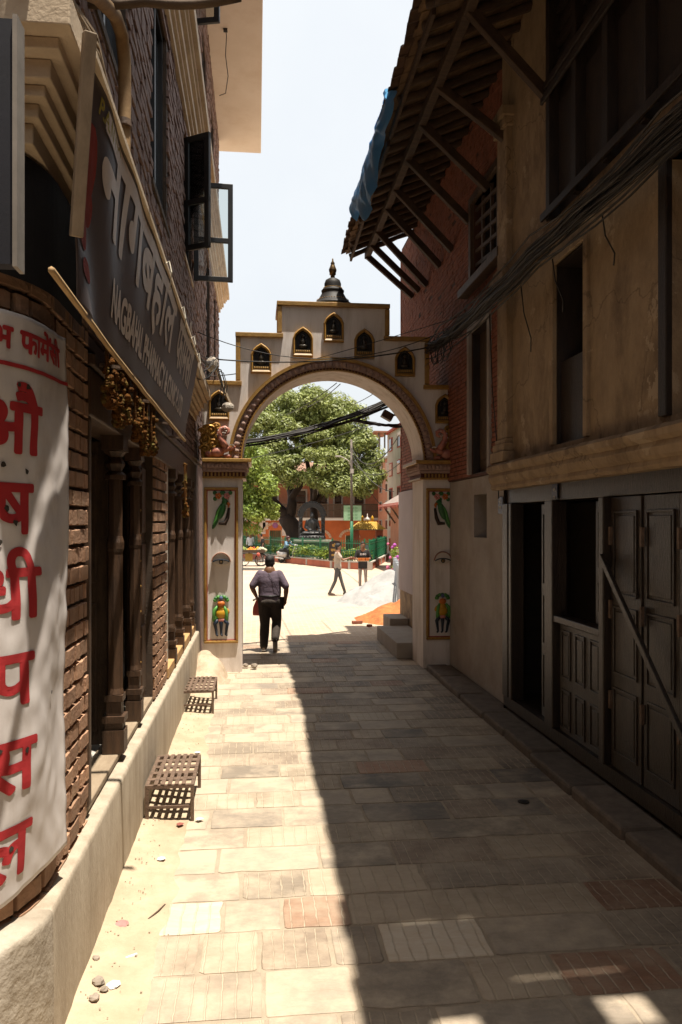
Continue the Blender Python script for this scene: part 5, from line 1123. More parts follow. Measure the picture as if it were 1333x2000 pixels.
remesh(st2.build('seated_figure', M_bst, sr_), .03, 2)
hp = MB()
for q in (-1,1): hp.box(sx+q*.68-.11, sx+q*.68+.11, sy+.02, sy+.28, 1.345, 2.75); 
hp.build('halo_pillars', M_bst, sr_, bevel=.02)
hr = MB()
for k in range(25):
    a = PI*k/24
    for (r, yy) in ((.52,sy+.02),(.80,sy+.02),(.80,sy+.28),(.52,sy+.28)): hr.v.append((sx+r*math.cos(a), yy, 2.76+r*1.05*math.sin(a)))
hr.f = [(k*4+i, k*4+(i+1)%4, k*4+4+(i+1)%4, k*4+4+i) for k in range(24) for i in range(4)]; ho = hr.build('halo_arch', M_bst, sr_)
for k in range(17): a = PI*(k+.5)/17; MB().ell((sx+.82*math.cos(a), sy+.12, 2.76+.86*math.sin(a)), (.085,.10,.085), 7, 5).build('halo_flame', M_bst, ho, smooth=True)
for q in (-1,1):
    for z in (1.6,1.95,2.3,2.62): MB().ell((sx+q*.68, sy+.0, z), (.09,.06,.13), 8, 5).build('pillar_carving', M_bst, sr_, smooth=True)
# black notice board with gold lettering
nb = ond(655,1075,40.0); nr_ = root('notice_board', (nb.x, nb.y, .4), 'black arched stone notice board with gold lettering in front of the railing', 'board')
q = [(nb.x-.33,nb.y,.40),(nb.x+.33,nb.y,.40),(nb.x+.33,nb.y,1.30)]+[(nb.x+.33*math.cos(a),nb.y,1.30+.14*math.sin(a)) for a in [PI*k/10 for k in range(1,10)]]+[(nb.x-.33,nb.y,1.30)]
MB().prism(q, (0,.06,0)).build('slab', mat('black_granite', (.03,.022,.02), rough=.3), nr_)
for k, t_ in enumerate(('कोंगा', 'नागबहाल', 'ललितपुर', 'पाटन')): lettering(t_, .21 if k < 2 else .15, lambda a, b_, c_: Vector((nb.x+a, nb.y-.005-c_, 1.12-.24*k+b_)), M_gold, nr_, bold=.008, align='CENTER', xscale=.8 if k != 1 else .62)
# lamp post with green foot
LP = ond(690,1085,41.5); lx, ly = LP.x, LP.y+.6; lp = root('lamp_post', (lx, ly, .3), 'grey steel street lamp post with a green painted foot', 'lamp post')
zt = ond(690,858,42).z
MB().tube([(lx,ly,.2),(lx,ly,2.45)], .085, 12).build('painted_foot', M_gpaint, lp, smooth=True); MB().tube([(lx,ly,2.451),(lx-.02,ly,zt)], [.075,.055], 12).build('pole', mat('weathered_pole', (.16,.13,.11),(.1,.08,.07)), lp, smooth=True)
p0 = Vector((lx-.02,ly,ond(690,912,42).z)); MB().tube([p0, p0+Vector((-.15,0,.35)), p0+Vector((-.45,0,.52)), p0+Vector((-.66,0,.58))], .028, 8).build('lamp_arm', M_concr, lp, smooth=True); MB().cbox(p0+Vector((-.72,0,.58)), (.16,.07,.04)).build('lamp_head', M_concr, lp, bevel=.02)
MB().box(lx-.1,lx+.1,ly-.14,ly-.08,p0.z-.35,p0.z-.1).build('meter_box', M_concr, lp)
for k, (px, py, d, s_) in enumerate(((735,880,50,.6),(780,850,24,.9),(745,905,48,.5),(770,960,40,.5),(760,1000,44,.4),(786,900,30,.7))):
    tag(MB().tube(sag((lx,ly,zt-.3-k*.16), ond(px,py,d), s_, 14), .018, 5).build('wire', M_wire), ['slack wire looping from the top of the lamp post, highest','long slack wire from the lamp post to the brick corner','wire from the lamp post to the far brick block','wire from the lamp post to the cream block, upper','wire from the lamp post to the timber house roof','wire from the lamp post to the red brick block'][k], 'wire')
# little gate with yellow roof
gx = ond(718,1060,52); g0, gy = gx.x, gx.y; W_ = 2.05
gt = root('yellow_roofed_gate', (g0, gy, 0), 'small red gateway with a yellow tiled roof and gold finials', 'gateway')
for q in (-1,1): MB().box(g0+q*.80-.22, g0+q*.80+.22, gy-.3, gy+.3, 0, 1.86).build('gate_pier', M_iwall, gt, bevel=.01)
MB().box(g0-1.02,g0+1.02,gy-.3,gy+.3,1.861,1.93).build('gate_beam', M_concr, gt)
M_yroof = mat('yellow_roof', (.62,.42,.10), (.54,.34,.07), scale=3)
rp = MB(); e, r_ = 1.18, .62; za, zb = 1.931, 2.42
rp.add([(g0-e,gy-.75,za),(g0+e,gy-.75,za),(g0+e,gy+.75,za),(g0-e,gy+.75,za),(g0-r_,gy-.08,zb),(g0+r_,gy-.08,zb),(g0+r_,gy+.08,zb),(g0-r_,gy+.08,zb)], [(0,3,2,1),(4,5,6,7),(0,1,5,4),(1,2,6,5),(2,3,7,6),(3,0,4,7)]); ro = rp.build('gate_roof', M_yroof, gt)
for k in range(15): u = -1+2*(k+.5)/15; MB().tube([(g0+e*u,gy-.77,za+.01),(g0+r_*u,gy-.10,zb+.0)], .035, 6).build('roof_rib', M_yroof, ro, smooth=True)
MB().box(g0-.42,g0+.42,gy-.1,gy+.1,zb+.001,zb+.09).build('ridge', M_yel, ro)
MB().lathe((g0,gy,zb+.09), [(.16,0),(.17,.08),(.12,.18),(.05,.22),(.035,.32),(.01,.48)], 14).build('finial', M_eyew, ro, smooth=True)
for q in (-1,1): MB().lathe((g0+q*.34,gy,zb+.09), [(.07,0),(.10,.1),(.09,.22),(.03,.32),(.005,.36)], 12).build('finial', M_yel, ro, smooth=True)
MB().box(g0+.80-.15,g0+.80+.15,gy-.34,gy-.301,1.1,1.5).build('notice', M_navy, gt)
pn = root('blue_board', (g0,gy-.6,0), 'pale blue slanted board standing in the small gate', 'board'); q = [(g0-.62,gy-.5,.02),(g0+.52,gy-.5,.02),(g0+.52,gy-.5,.78),(g0-.62,gy-.5,.98)]; MB().prism(q, (0,.05,0)).build('panel', mat('pale_blue', (.45,.55,.68)), pn)
MB().box(g0-.6,g0-.54,gy-.44,gy-.1,.0,.9).build('prop', M_concr, pn); MB().box(g0+.44,g0+.5,gy-.44,gy-.1,.0,.7).build('prop', M_concr, pn)
# long house at the back: arched ground floor, railed balcony, upper floor
BY = 64.0; bx0, bx1 = ony(400,1000,BY).x, ony(742,1000,BY).x
lb = root('long_house', ((bx0+bx1)/2, BY+3, 0), 'long orange arcaded house with a balcony across the back of the square', 'house')
zg = 2.55
def bxp(px): return ony(px, 1000, BY).x
OP = [(473,500,1036),(527,549,1036),(620,634,1046),(676,690,1046)]
hol = [(bxp(a), bxp(b_), 0, ony(600,c,BY).z) for a, b_, c in OP]
def wall_y(x0, x1, y0, y1, z0, z1, holes):
    mb = MB(); tmp = MB(); wall_cells(tmp, y0, y1, x0, x1, z0, z1, holes); mb.v = [(b_, a, c) for (a, b_, c) in tmp.v]; mb.f = tmp.f; return mb
wall_y(bx0, bx1, BY, BY+.4, 0, zg, hol).build('ground_floor_wall', M_orng, lb)
MB().box(bx0,bx1,BY+.9,BY+1.0,0,zg).build('dark_rooms', M_dark, lb)
M_vous = mat('pale_voussoir', (.52,.38,.28), (.42,.30,.21))
for (a, b_, _, zt_), pxs in zip(hol, OP):
    cxx = (a+b_)/2; r_ = (b_-a)/2+.42; zc = zt_-.35
    for k in range(11):
        t0, t1 = math.radians(12+156*k/11), math.radians(12+156*(k+.86)/11)
        pl = [(cxx+r*math.cos(t), BY-.06, zc+r*.95*math.sin(t)) for r, t in ((r_,t0),(r_+.22,t0),(r_+.22,t1),(r_,t1))]; MB().prism(pl, (0,.08,0)).build('voussoir', M_vous, lb)
    g = MB()
    for k in range(6): xx = a+(b_-a)*(k+.5)/6; g.box(xx-.02,xx+.02,BY+.15,BY+.19,0,zt_)
    g.build('door_grille', M_gpaint, lb, kind='stuff')
    MB().box(a-.06,a,BY-.03,BY+.1,0,zt_+.06).build('door_frame', M_vous, lb); MB().box(b_,b_+.06,BY-.03,BY+.1,0,zt_+.06).build('door_frame', M_vous, lb)
for (px, py, w, h) in ((512,1030,.30,.55),(519,1027,.22,.28),(557,1037,.24,.4)): p = ony(px,py,BY-.03); MB().box(p.x-w,p.x+w,BY-.05,BY-.01,p.z-h,p.z+h).build('wall_poster', mat('paper', (.58,.52,.48),(.45,.4,.38),scale=4), lb)
p = ony(538,1026,BY-.05); MB().lathe((p.x,BY-.02,p.z), [(.24,-.05),(.24,0)], 16, 'y').build('round_sign', mat('violet_sign', (.30,.12,.28)), lb)
MB().box(bx0,bx1,BY-1.0,BY+.4,zg+.001,zg+.22).build('balcony_slab', M_concr, lb)
nbl = 150
blm = MB().box(-.035,.035,-.02,.02,0,1.08).mesh('baluster', M_woodo)
for k in range(nbl): o = link('baluster', blm, lb); o.location = (bx0+(bx1-bx0)*(k+.5)/nbl, BY-.95, zg+.24)
for z in (zg+.23, zg+.78, zg+1.30): MB().box(bx0,bx1,BY-1.0,BY-.90,z,z+.07).build('balcony_rail', M_woodo, lb)
UW = [(bxp(a), bxp(b_), zg+.3, zg+2.5) for a, b_ in ((448,470),(490,508),(520,542),(575,598),(622,640),(655,668),(694,712))]
wall_y(bx0, bx1, BY+.41, BY+.8, zg+.221, zg+3.1, UW).build('upper_floor_wall', M_pbrick, lb); MB().box(bx0,bx1,BY+1.2,BY+1.3,zg,zg+3.1).build('dark_rooms', M_dark, lb)
for (a, b_, c, d) in UW:
    f = MB().box(a-.14,a,BY+.35,BY+.6,c,d+.14); f.box(b_,b_+.14,BY+.35,BY+.6,c,d+.14); f.box(a,b_,BY+.35,BY+.6,d,d+.14); o = f.build('window_frame', M_concr, lb)
    for k in range(4): MB().box(a+.02,b_-.02,BY+.5,BY+.55,c+.15+k*.55,c+.62+k*.55).build('louvre', M_woodo, o)
rfp = [(BY-1.4,zg+3.0),(BY+4.2,zg+5.2),(BY+9.5,zg+3.0)]
MB().prism([(bx0-.3,y_,z_) for y_, z_ in rfp], (bx1-bx0+.6,0,0)).build('roof', mat('old_roof_tile', (.26,.15,.10),(.19,.11,.075),scale=3), lb)
MB().box(bx0,bx1,BY+.81,BY+9,0,zg+3.0).build('rear_block', M_pbrick, lb)
gs = ony(689,1002,BY-1.05); sg_ = root('green_signboard', (gs.x, BY-1.05, gs.z-.6), 'pale green printed signboard hung on the balcony railing', 'sign')
MB().box(gs.x-.74,gs.x+.74,BY-1.08,BY-1.02,gs.z-.62,gs.z+.62).build('board', mat('pale_green_board', (.30,.50,.32),(.26,.45,.28)), sg_)
for k in range(4): lettering('नागबहाल टोल', .26, lambda a, b_, c_: Vector((gs.x+a, BY-1.09-c_, gs.z+.30-.27*k+b_)), mat('green_print', (.12,.30,.14)), sg_, align='CENTER', xscale=.62)
# blocks on the right of the square
def block(name, px0, px1, y, ptop, m, label, depth=8, floors=4, wcol=2, wm=M_glass, balcony=None, cat='building', trim=M_concr):
    x0 = ony(px0,1000,y+depth).x; x1 = x0+5.0; zt_ = ony(px0,ptop,y).z; r_ = root(name, ((x0+x1)/2, y+depth/2, 0), label, cat)
    MB().box(x0,x1,y,y+depth,0,zt_).build('wall', m, r_); MB().box(x0-.15,x1+.15,y-.15,y+depth,zt_+.001,zt_+.16).build('roof_slab', trim, r_)
    fh = zt_/floors
    for f in range(floors):
        for c in range(wcol):
            xc = x0+(x1-x0)*(c+.5)/wcol; w = (x1-x0)/wcol*.26; zc = fh*(f+.52)
            o = MB().box(xc-w-.08,xc+w+.08,y-.05,y-.001,zc-fh*.24-.08,zc+fh*.24+.08).build('window_frame', trim, r_); MB().box(xc-w,xc+w,y-.062,y-.051,zc-fh*.24,zc+fh*.24).build('pane', wm, o)
        for c in range(3):      # side windows facing the square
            yc = y+depth*(c+.5)/3; o = MB().box(x0-.05,x0-.001,yc-.6,yc+.6,fh*(f+.25),fh*(f+.78)).build('window_frame', trim, r_); MB().box(x0-.062,x0-.051,yc-.5,yc+.5,fh*(f+.28),fh*(f+.74)).build('pane', wm, o)
        if balcony and f > 0:
            MB().box(x0-.9,x0-.063,y+.4,y+2.6,fh*f-.1,fh*f+.05).build('balcony_slab', M_concr, r_); MB().box(x0-.9,x0-.82,y+.4,y+2.6,fh*f+.051,fh*f+1.0).build('balcony_front', balcony, r_); MB().box(x0-.81,x0-.063,y+.4,y+.48,fh*f+.051,fh*f+1.0).build('balcony_side', balcony, r_)
    return r_
M_red_trim = mat('red_trim', (.50,.10,.07), (.42,.08,.06)); M_cblock = mat('cream_block', (.52,.47,.40), (.44,.39,.33), scale=.7, stain=(.36,.31,.26), stain_scale=.5)
block('cream_apartment_block', 757, 800, 44, 815, M_cblock, 'tall cream apartment block with red balconies right of the square', 9, 5, 2, balcony=None, trim=M_red_trim)
block('brick_apartment_block', 739, 757, 54, 885, M_pbrick, 'narrow brick apartment block left of the cream block', 9, 5, 2)
block('dark_brick_house', 722, 741, 70, 895, mat('dark_house', (.13,.10,.085),(.09,.07,.06)), 'dark grey house behind the trees beyond the brick block', 9, 5, 2)
bq = block('corner_brick_building', 783, 850, 24, 790, M_rbrick, 'red brick building just beyond the right-hand wall seen through the arch', 9, 4, 2)
mb = root('roof_terrace', ony(748,870,52), 'small open roof shelter on top of the narrow brick block', 'shelter'); p = ony(740,880,52); q = ony(756,862,52)
for xx in (p.x+.05, q.x-.1): 
    for yy in (52.3, 54.5): MB().box(xx-.05,xx+.05,yy-.05,yy+.05,p.z+.16,q.z+.6).build('post', M_concr, mb)
MB().box(p.x-.3,q.x+.2,52,55,q.z+.601,q.z+.72).build('roof', M_pbrick, mb)
# timber house with red valance
ty = 36; tx = ony(751,1000,42).x; ze_ = ony(738,985,ty).z; th = root('timber_house', (tx+1.5,ty+3,0), 'old timber-fronted house with a red-fringed sloping roof', 'house')
MB().box(tx+.35,tx+4,ty+.1,ty+6,0,ze_).build('wall', M_pbrick, th); ze = ony(738,985,ty).z; zr = ony(785,955,ty).z
MB().prism([(tx-.35,ty-.6,ze),(tx+.9,ty-.6,zr),(tx+3.5,ty-.6,zr+.5),(tx+3.5,ty-.6,ze)], (0,6.6,0)).build('roof', mat('grey_tin', (.28,.22,.19),(.2,.16,.14),scale=3), th)
for k in range(18): MB().add([(tx-.37,ty-.6+k*.36,ze+.10),(tx-.37,ty-.6+k*.36+.34,ze+.10),(tx-.37,ty-.6+k*.36+.17,ze-.24)], [(0,1,2)]).build('valance', M_red_trim, th)
for k in range(5): MB().beam((tx-.36+.26*k,ty-.62,ze+.02+.0*k),(tx-.36+.26*k+.25,ty-.62,ze-.10),.04,.2).build('valance', M_red_trim, th)
for k in range(5):
    xx = tx+.0+.28*k; MB().box(xx-.05,xx+.05,ty-.05,ty+.05,0,2.3).build('post', M_woodo, th); MB().box(xx-.03,xx+.03,ty-.02,ty+.04,2.5,ze+.15).build('screen_bar', M_woodo, th)
MB().box(tx-.1,tx+1.4,ty-.12,ty+.1,2.301,2.48).build('beam', M_pbrick, th); MB().box(tx+.2,tx+1.4,ty+.08,ty+.09,0,ze).build('dark_front', M_dark, th)
for k in range(3): MB().beam((tx+.3,ty+.3+k*2,ze-.9),(tx-.3,ty+.3+k*2,ze-.05),.08,.08).build('strut', M_woodo, th)
# sand, bricks, garden fence and flowers by the right-hand wall
c = onz(752,1176,0); heap('sand_heap', (c.x+.30,c.y+.3,0), 1.75, 1.75, .95, mat('grey_sand', (.34,.33,.315),(.26,.255,.245),scale=3,bump=.7,bscale=25), 'heap of grey building sand beside the right-hand wall', 'sand', 2, 46, 1.0)
c = onz(760,1212,0); heap('sand_heap', (c.x+.30,c.y+.1,0), 1.15, .95, .52, mat('orange_sand', (.46,.17,.05),(.30,.10,.03),scale=5,bump=1.0,bscale=16), 'heap of orange building sand in front of the grey heap', 'sand', 7, 46, 1.0)
c = onz(698,1218,0); tag(MB().cbox((c.x,c.y,.035), (.12,.055,.032), Matrix.Rotation(.2,3,'Z')).build('loose_brick', M_rbrick, bevel=.006), 'single red brick lying at the toe of the orange sand', 'brick')
for (px, py, lb_) in ((722,1222,'small brick fragment beside the single red brick'),(741,1205,'brick fragment lying on the orange sand slope')): c = onz(px,py,.06); tag(MB().cbox(c, (.05,.05,.03), Matrix.Rotation(.7,3,'Z')).build('brick_fragment', M_rbrick, bevel=.01), lb_, 'brick')
gf2 = root('garden_fence', onz(778,1190,0), 'pale blue-grey post fence beside the sand heaps', 'fence'); M_bpost = mat('blue_grey_paint', (.36,.39,.42), (.30,.33,.36))
pp = [Vector((3.72+.215*k, 19.6+k*1.4, 0)) for k in range(5)]
for k, p in enumerate(pp): MB().box(p.x-.06,p.x+.06,p.y-.06,p.y+.06,0,1.22).build('post', M_bpost, gf2, bevel=.01)
for z in (.35,.75,1.1): MB().beam(pp[0]+Vector((0,0,z)), pp[-1]+Vector((0,0,z)), .04, .06).build('rail', M_bpost, gf2)
fl = root('flower_shrub', (5.0,26.5,0), 'flowering shrub with pink and purple blooms behind the blue fence', 'shrub'); lm = MB(); fm = MB(); fm2 = MB(); random.seed(77)
for k in range(26): leaves(lm, (5.0+R(-.25,.5), 26.5+R(-.8,1), .95+R(-.6,.5)), .2, 60, .07)
lm.build('foliage', M_leaf2, fl, nonorm=True)
for k in range(40): (fm if k % 2 else fm2).ell((4.85+R(-.25,.4), 26.3+R(-.8,.8), 1.25+R(-.5,.4)), R(.04,.08), 6, 4)
fm.build('pink_bloom', mat('pink_petal', (.60,.16,.28)), fl, kind='stuff'); fm2.build('purple_bloom', mat('purple_petal', (.45,.10,.42)), fl, kind='stuff')
MB().tube([(5.0,26.5,0),(5.0,26.5,.8)], .03, 6).build('stem', M_trunk, fl)
for k, (px, py) in enumerate(((766,1120),(763,1138),(768,1155))):
    p = onz(px,py,0); tag(MB().lathe((p.x+.15,p.y,0), [(.14,0),(.19,.30),(.21,.34),(.19,.34),(.16,.26)], 14).build('flower_pot', mat('terracotta', (.36,.15,.08)), smooth=True), ['terracotta flower pot by the fence, farthest of three','terracotta flower pot by the fence, middle of three','terracotta flower pot by the fence, nearest of three'][k], 'pot', 'flower pots along the fence')
# ================================================================== PEOPLE
M_skin = mat('brown_skin', (.23,.115,.065), (.20,.10,.055), rough=.5, bump=.05, scale=8); M_hair = mat('black_hair', (.012,.010,.009), (.02,.016,.013), rough=.55, bump=.5, bscale=90)
def lb_(mb, name, m, parent, vox=0, sm=5, smooth=True):
    me = mb.mesh(name, m, smooth); o = bpy.data.objects.new(name, me); col.objects.link(o); o.parent = parent
    if vox: remesh(o, vox, sm)
    return o
def hand(mb, wr, d, palm_n, side, curl=.6, s=1.0):
    """palm, four bent fingers of unequal length and a thumb; d = pointing direction, palm_n = palm normal"""
    wr, d, pn = Vector(wr), Vector(d).normalized(), Vector(palm_n).normalized(); w = d.cross(pn).normalized()*side
    mb.cap(wr, wr+d*.05*s, .026*s, .030*s, 8)
    for k, L_ in enumerate((.072,.080,.075,.060)):
        b0 = wr+d*.075*s+w*(-.030+.020*k)*s; mb.cap(wr+d*.03*s+w*(-.022+.015*k)*s, b0, .014*s, .011*s, 7)
        c1, c2 = curl*.6, curl*1.5; p1 = b0+(d*math.cos(c1)+pn*math.sin(c1))*L_*.5*s; p2 = p1+(d*math.cos(c2)+pn*math.sin(c2))*L_*.55*s
        mb.cap(b0, p1, .0105*s, .0098*s, 7); mb.cap(p1, p2, .0098*s, .008*s, 7)
    t0 = wr+d*.02*s-w*.026*s; t1 = t0+(d*.6-w*.7+pn*.3).normalized()*.038*s; t2 = t1+(d*.85+pn*.5-w*.1).normalized()*.032*s
    mb.cap(t0, t1, .0135*s, .0115*s, 7); mb.cap(t1, t2, .0115*s, .009*s, 7)
DEF = dict(head=(0,.02,1.60), neck=(0,0,1.46), chest=(0,0,1.28), waist=(0,0,1.05), pel=(0,0,.92), sL=(-.19,0,1.41), eL=(-.25,-.02,1.13), wL=(-.25,.06,.88), sR=(.19,0,1.41), eR=(.25,-.02,1.13), wR=(.25,.06,.88),
           hL=(-.09,0,.90), kL=(-.10,.02,.49), aL=(-.10,-.02,.09), tL=(-.11,.14,.03), hR=(.09,0,.90), kR=(.10,.02,.49), aR=(.10,-.02,.09), tR=(.11,.14,.03))
def human(name, label, loc, rz_, pose, shirt, trouser, shoe, scale=1.0, vox=.011, face=True, sleeve=.75, belly=0.0, skinny=1.0, hairy=1.0, longs=False, curl=.7, pn=((1,0,0),(-1,0,0)), group=None, seated=False, barefoot=False, loose=1.0, cap=None):
    J = {k: Vector(v) for k, v in {**DEF, **pose}.items()}
    r = root(name, loc, label, 'person', group); r.rotation_euler = (0,0,rz_); r.scale = (scale,)*3
    b = MB(); hd = J['head']; nk = J['neck']
    b.cap(nk-Vector((0,0,.05)), hd-Vector((0,.01,.06)), .056, .052)
    b.ell(hd+Vector((0,-.005,.02)), (.081,.101,.108), 14, 10); b.ell(hd+Vector((0,.022,-.055)), (.068,.068,.062), 12, 8); b.ell(hd+Vector((0,.055,-.095)), (.026,.022,.022), 8, 6)
    b.cap(hd+Vector((0,.096,.01)), hd+Vector((0,.112,-.028)), .010, .016, 8)
    for q in (-1,1):
        b.ell(hd+Vector((q*.083,-.005,-.015)), (.010,.020,.032), 8, 6); b.ell(hd+Vector((q*.03,.078,.028)), (.022,.012,.008), 8, 5); b.ell(hd+Vector((q*.042,.052,-.03)), (.022,.022,.025), 8, 6)
    b.ell(hd+Vector((0,.083,-.058)), (.022,.010,.009), 8, 5)
    b.cap(nk, J['waist'], .10, .10); b.cap(J['waist'], J['pel'], .10, .10)
    for sd, q in (('L',-1),('R',1)):
        b.cap(J['s'+sd], J['e'+sd], .044*skinny, .038*skinny); b.cap(J['e'+sd], J['e'+sd].lerp(J['w'+sd],.35), .039*skinny, .041*skinny); b.cap(J['e'+sd].lerp(J['w'+sd],.35), J['w'+sd], .040*skinny, .026*skinny)
        dr_ = (J['w'+sd]-J['e'+sd]).normalized(); hand(b, J['w'+sd]+dr_*.01, dr_, pn[0 if q < 0 else 1], q, curl)
        b.cap(J['neck']+Vector((0,0,-.07)), J['s'+sd], .06, .05)
        b.cap(J['h'+sd], J['k'+sd], .065, .045); b.cap(J['k'+sd], J['a'+sd], .045, .032)
        if barefoot: b.cap(J['a'+sd]+Vector((0,0,-.03)), J['t'+sd], .035, .028); b.ell(J['a'+sd]+Vector((0,-.02,-.04)), (.032,.035,.03), 8, 6)
    lb_(b, 'body', M_skin, r, vox)
    if face:
        for q in (-1,1):
            lb_(MB().ell(hd+Vector((q*.031,.097,.008)), (.014,.006,.007), 8, 5), 'eye', mat('eye_dark', (.03,.02,.015), rough=.2), r); lb_(MB().cap(hd+Vector((q*.014,.101,.034)), hd+Vector((q*.05,.086,.036)), .005, .004, 6), 'eyebrow', M_hair, r)
        lb_(MB().cap(hd+Vector((-.018,.094,-.062)), hd+Vector((.018,.094,-.062)), .0055, .0055, 6), 'mouth', mat('lips', (.20,.07,.05)), r)
    h = MB()
    h.ell(hd+Vector((0,-.022,.045)), (.091,.101,.097*hairy), 14, 9); h.ell(hd+Vector((0,-.05,-.01)), (.085,.068,.086), 12, 8); h.ell(hd+Vector((.01,.035,.095)), (.073,.055,.035), 10, 6)
    h.ell(hd+Vector((0,-.055,-.045)), (.066,.045,.06), 10, 7); h.ell(hd+Vector((0,-.045,-.085)), (.058,.038,.05), 10, 7)
    for q in (-1,1): h.ell(hd+Vector((q*.076,-.015,.02)), (.016,.035,.045), 8, 6)
    lb_(h, 'hair', M_hair if cap is None else cap, r, .011, 3)
    # shirt or t-shirt
    s = MB(); ch, wa, pe = J['chest'], J['waist'], J['pel']
    zt_ = (J['sL']+J['sR'])/2; k_ = skinny
    rings = [(pe+Vector((0,0,-.14 if longs else -.03)), .165+belly*.4, .125+belly*.5), (pe+Vector((0,0,.05)), .166+belly*.5, .128+belly*.7), (wa+Vector((0,belly*.4,0)), .158*k_+belly*.6, .118+belly*.9), (ch.lerp(wa,.5)+Vector((0,belly*.3,0)), .165*k_+belly*.4, .122+belly*.6), (ch, .180*k_, .122+belly*.3), (ch.lerp(zt_,.55), .188*k_, .112), (zt_+Vector((0,-.005,.0)), .165*k_, .088), (zt_.lerp(nk,.55)+Vector((0,-.005,.012)), .105, .070), (nk+Vector((0,-.005,.0)), .062, .060)]
    for (c_, rx_, ry_) in rings:
        for kk in range(20):
            a_ = 2*PI*kk/20; cc, ss = math.cos(a_), math.sin(a_); s.v.append(tuple(c_+Vector((rx_*math.copysign(abs(cc)**.82, cc), ry_*math.copysign(abs(ss)**.82, ss), 0))))
    n_ = len(rings); s.f += [(i*20+kk, i*20+(kk+1)%20, (i+1)*20+(kk+1)%20, (i+1)*20+kk) for i in range(n_-1) for kk in range(20)]+[tuple(range(20))[::-1], tuple((n_-1)*20+kk for kk in range(20))]
    for sd, q in (('L',-1),('R',1)):
        s.cap(zt_+Vector((q*.06,0,-.02)), J['s'+sd]+Vector((-q*.015,0,-.015)), .066, .066); e_ = J['s'+sd].lerp(J['e'+sd], sleeve) if sleeve <= 1 else J['e'+sd]
        s.cap(J['s'+sd]+Vector((-q*.015,0,-.015)), e_, .066*skinny, .064*skinny)
        if sleeve > 1: s.cap(J['e'+sd], J['e'+sd].lerp(J['w'+sd], sleeve-1), .052, .045)
    so_ = lb_(s, 'shirt', shirt, r, .012, 7); nkf = MB(); nkf.tube([nk+Vector((.068*math.cos(a),.064*math.sin(a)-.006,.002-.016*math.sin(a))) for a in [2*PI*k/16 for k in range(17)]], .020, 7); lb_(nkf, 'collar', shirt, r)
    t = MB(); t.ell(pe+Vector((0,-.005,0)), (.172+belly*.3,.135+belly*.3,.13), 14, 8)
    for sd, q in (('L',-1),('R',1)):
        kk, aa = J['k'+sd], J['a'+sd]; t.cap(J['h'+sd]+Vector((0,-.01,0)), J['h'+sd].lerp(kk,.5), .098*loose, .088*loose); t.cap(J['h'+sd].lerp(kk,.5), kk, .088*loose, .070*loose); t.cap(kk, kk.lerp(aa,.4), .070*loose, .070*loose); t.cap(kk.lerp(aa,.4), aa+Vector((0,0,.01)), .070*loose, .058*loose)
    lb_(t, 'trousers', trouser, r, .012, 6)
    if not barefoot:
        for sd in 'LR':
            a_, t_ = J['a'+sd], J['t'+sd]; f = MB(); f.cap(a_+Vector((0,0,-.03)), t_, .048, .040); f.ell(a_+(a_-t_).normalized()*.03+Vector((0,0,-.035)), (.04,.045,.04), 8, 6); sh_ = lb_(f, 'shoe', shoe, r, .010, 3)
            u = (t_-a_-Vector((0,0,-.03))).normalized(); dn = Vector((0,0,-1)) if abs(u.z) < .6 else Vector((0,-1,0)); dn = (dn-u*dn.dot(u)).normalized(); sl_ = MB(); p0, p1 = a_+Vector((0,0,-.03))-u*.06+dn*.040, t_+u*.035+dn*.034
            sl_.beam(p0, p1, .075, .018, up=dn); lb_(sl_, 'shoe_sole', mat('pale_sole', (.30,.26,.22)), sh_)
    return r, J
def deg(a): return math.radians(a)
M_polo = mat('plum_polo', (.125,.095,.125), (.10,.075,.10), scale=10, bump=.9, bscale=11); M_btr = mat('dark_trousers', (.045,.034,.027), (.033,.025,.02), bump=.9, bscale=12)
# man walking away under the arch
NM = onz(527,1272,0); rz0 = -TH-.04
man, J = human('person', 'man in plum polo shirt and dark trousers walking away under the arch', NM, rz0,
    dict(kR=(.11,.16,.52), aR=(.12,-.16,.24), tR=(.12,-.10,.05), kL=(-.09,.03,.49), aL=(-.10,-.03,.09), tL=(-.11,.12,.035), eL=(-.31,-.06,1.16), wL=(-.25,.10,.97), eR=(.31,-.05,1.15), wR=(.28,.06,.92), head=(0,.05,1.60), neck=(0,.01,1.46)), M_polo, M_btr, mat('tan_shoe', (.22,.15,.10)), 1.03, .010, True, .85, .05, 1.14, 1.0, False, .9, ((1,0,0),(-1,0,0)), loose=1.28)
bl = MB(); bl.tube([(.192*math.cos(a),.165*math.sin(a)+.004,1.005) for a in [2*PI*k/24 for k in range(25)]], .018, 6); lb_(bl, 'belt', mat('black_leather', (.012,.010,.009), rough=.4), man)
lb_(MB().tube([(-.045,-.03,1.46),(.02,-.128,1.38),(.12,-.150,1.20),(.185,-.10,1.05)], .004, 4), 'bag_strap', mat('black_leather', (.012,.01,.009)), man)
pk = MB(); pk.ell((0,-.165,.90), (.14,.03,.055), 12, 7); lb_(pk, 'hip_pocket', M_btr, man)
def held(name, mbs, loc, rz_, label, cat):
    r = root(name, loc, label, cat); r.rotation_euler = (0,0,rz_)
    for nm, mb, m in mbs: lb_(mb, nm, m, r)
    return r
mw = Matrix.Rotation(rz0, 4, 'Z'); wl_ = Vector(NM)+(mw @ (Vector((-.24,.15,.93))*1.03))
bgm = MB(); ring_ = []
for j, (w, d, z) in enumerate(((.018,.012,.0),(.05,.025,-.07),(.085,.045,-.16),(.095,.05,-.26),(.09,.035,-.31))): bgm.v += [(w*math.cos(a)+.004*noise.noise(Vector((a*3,z*20,1))), d*math.sin(a), z) for a in [2*PI*k/14 for k in range(14)]]
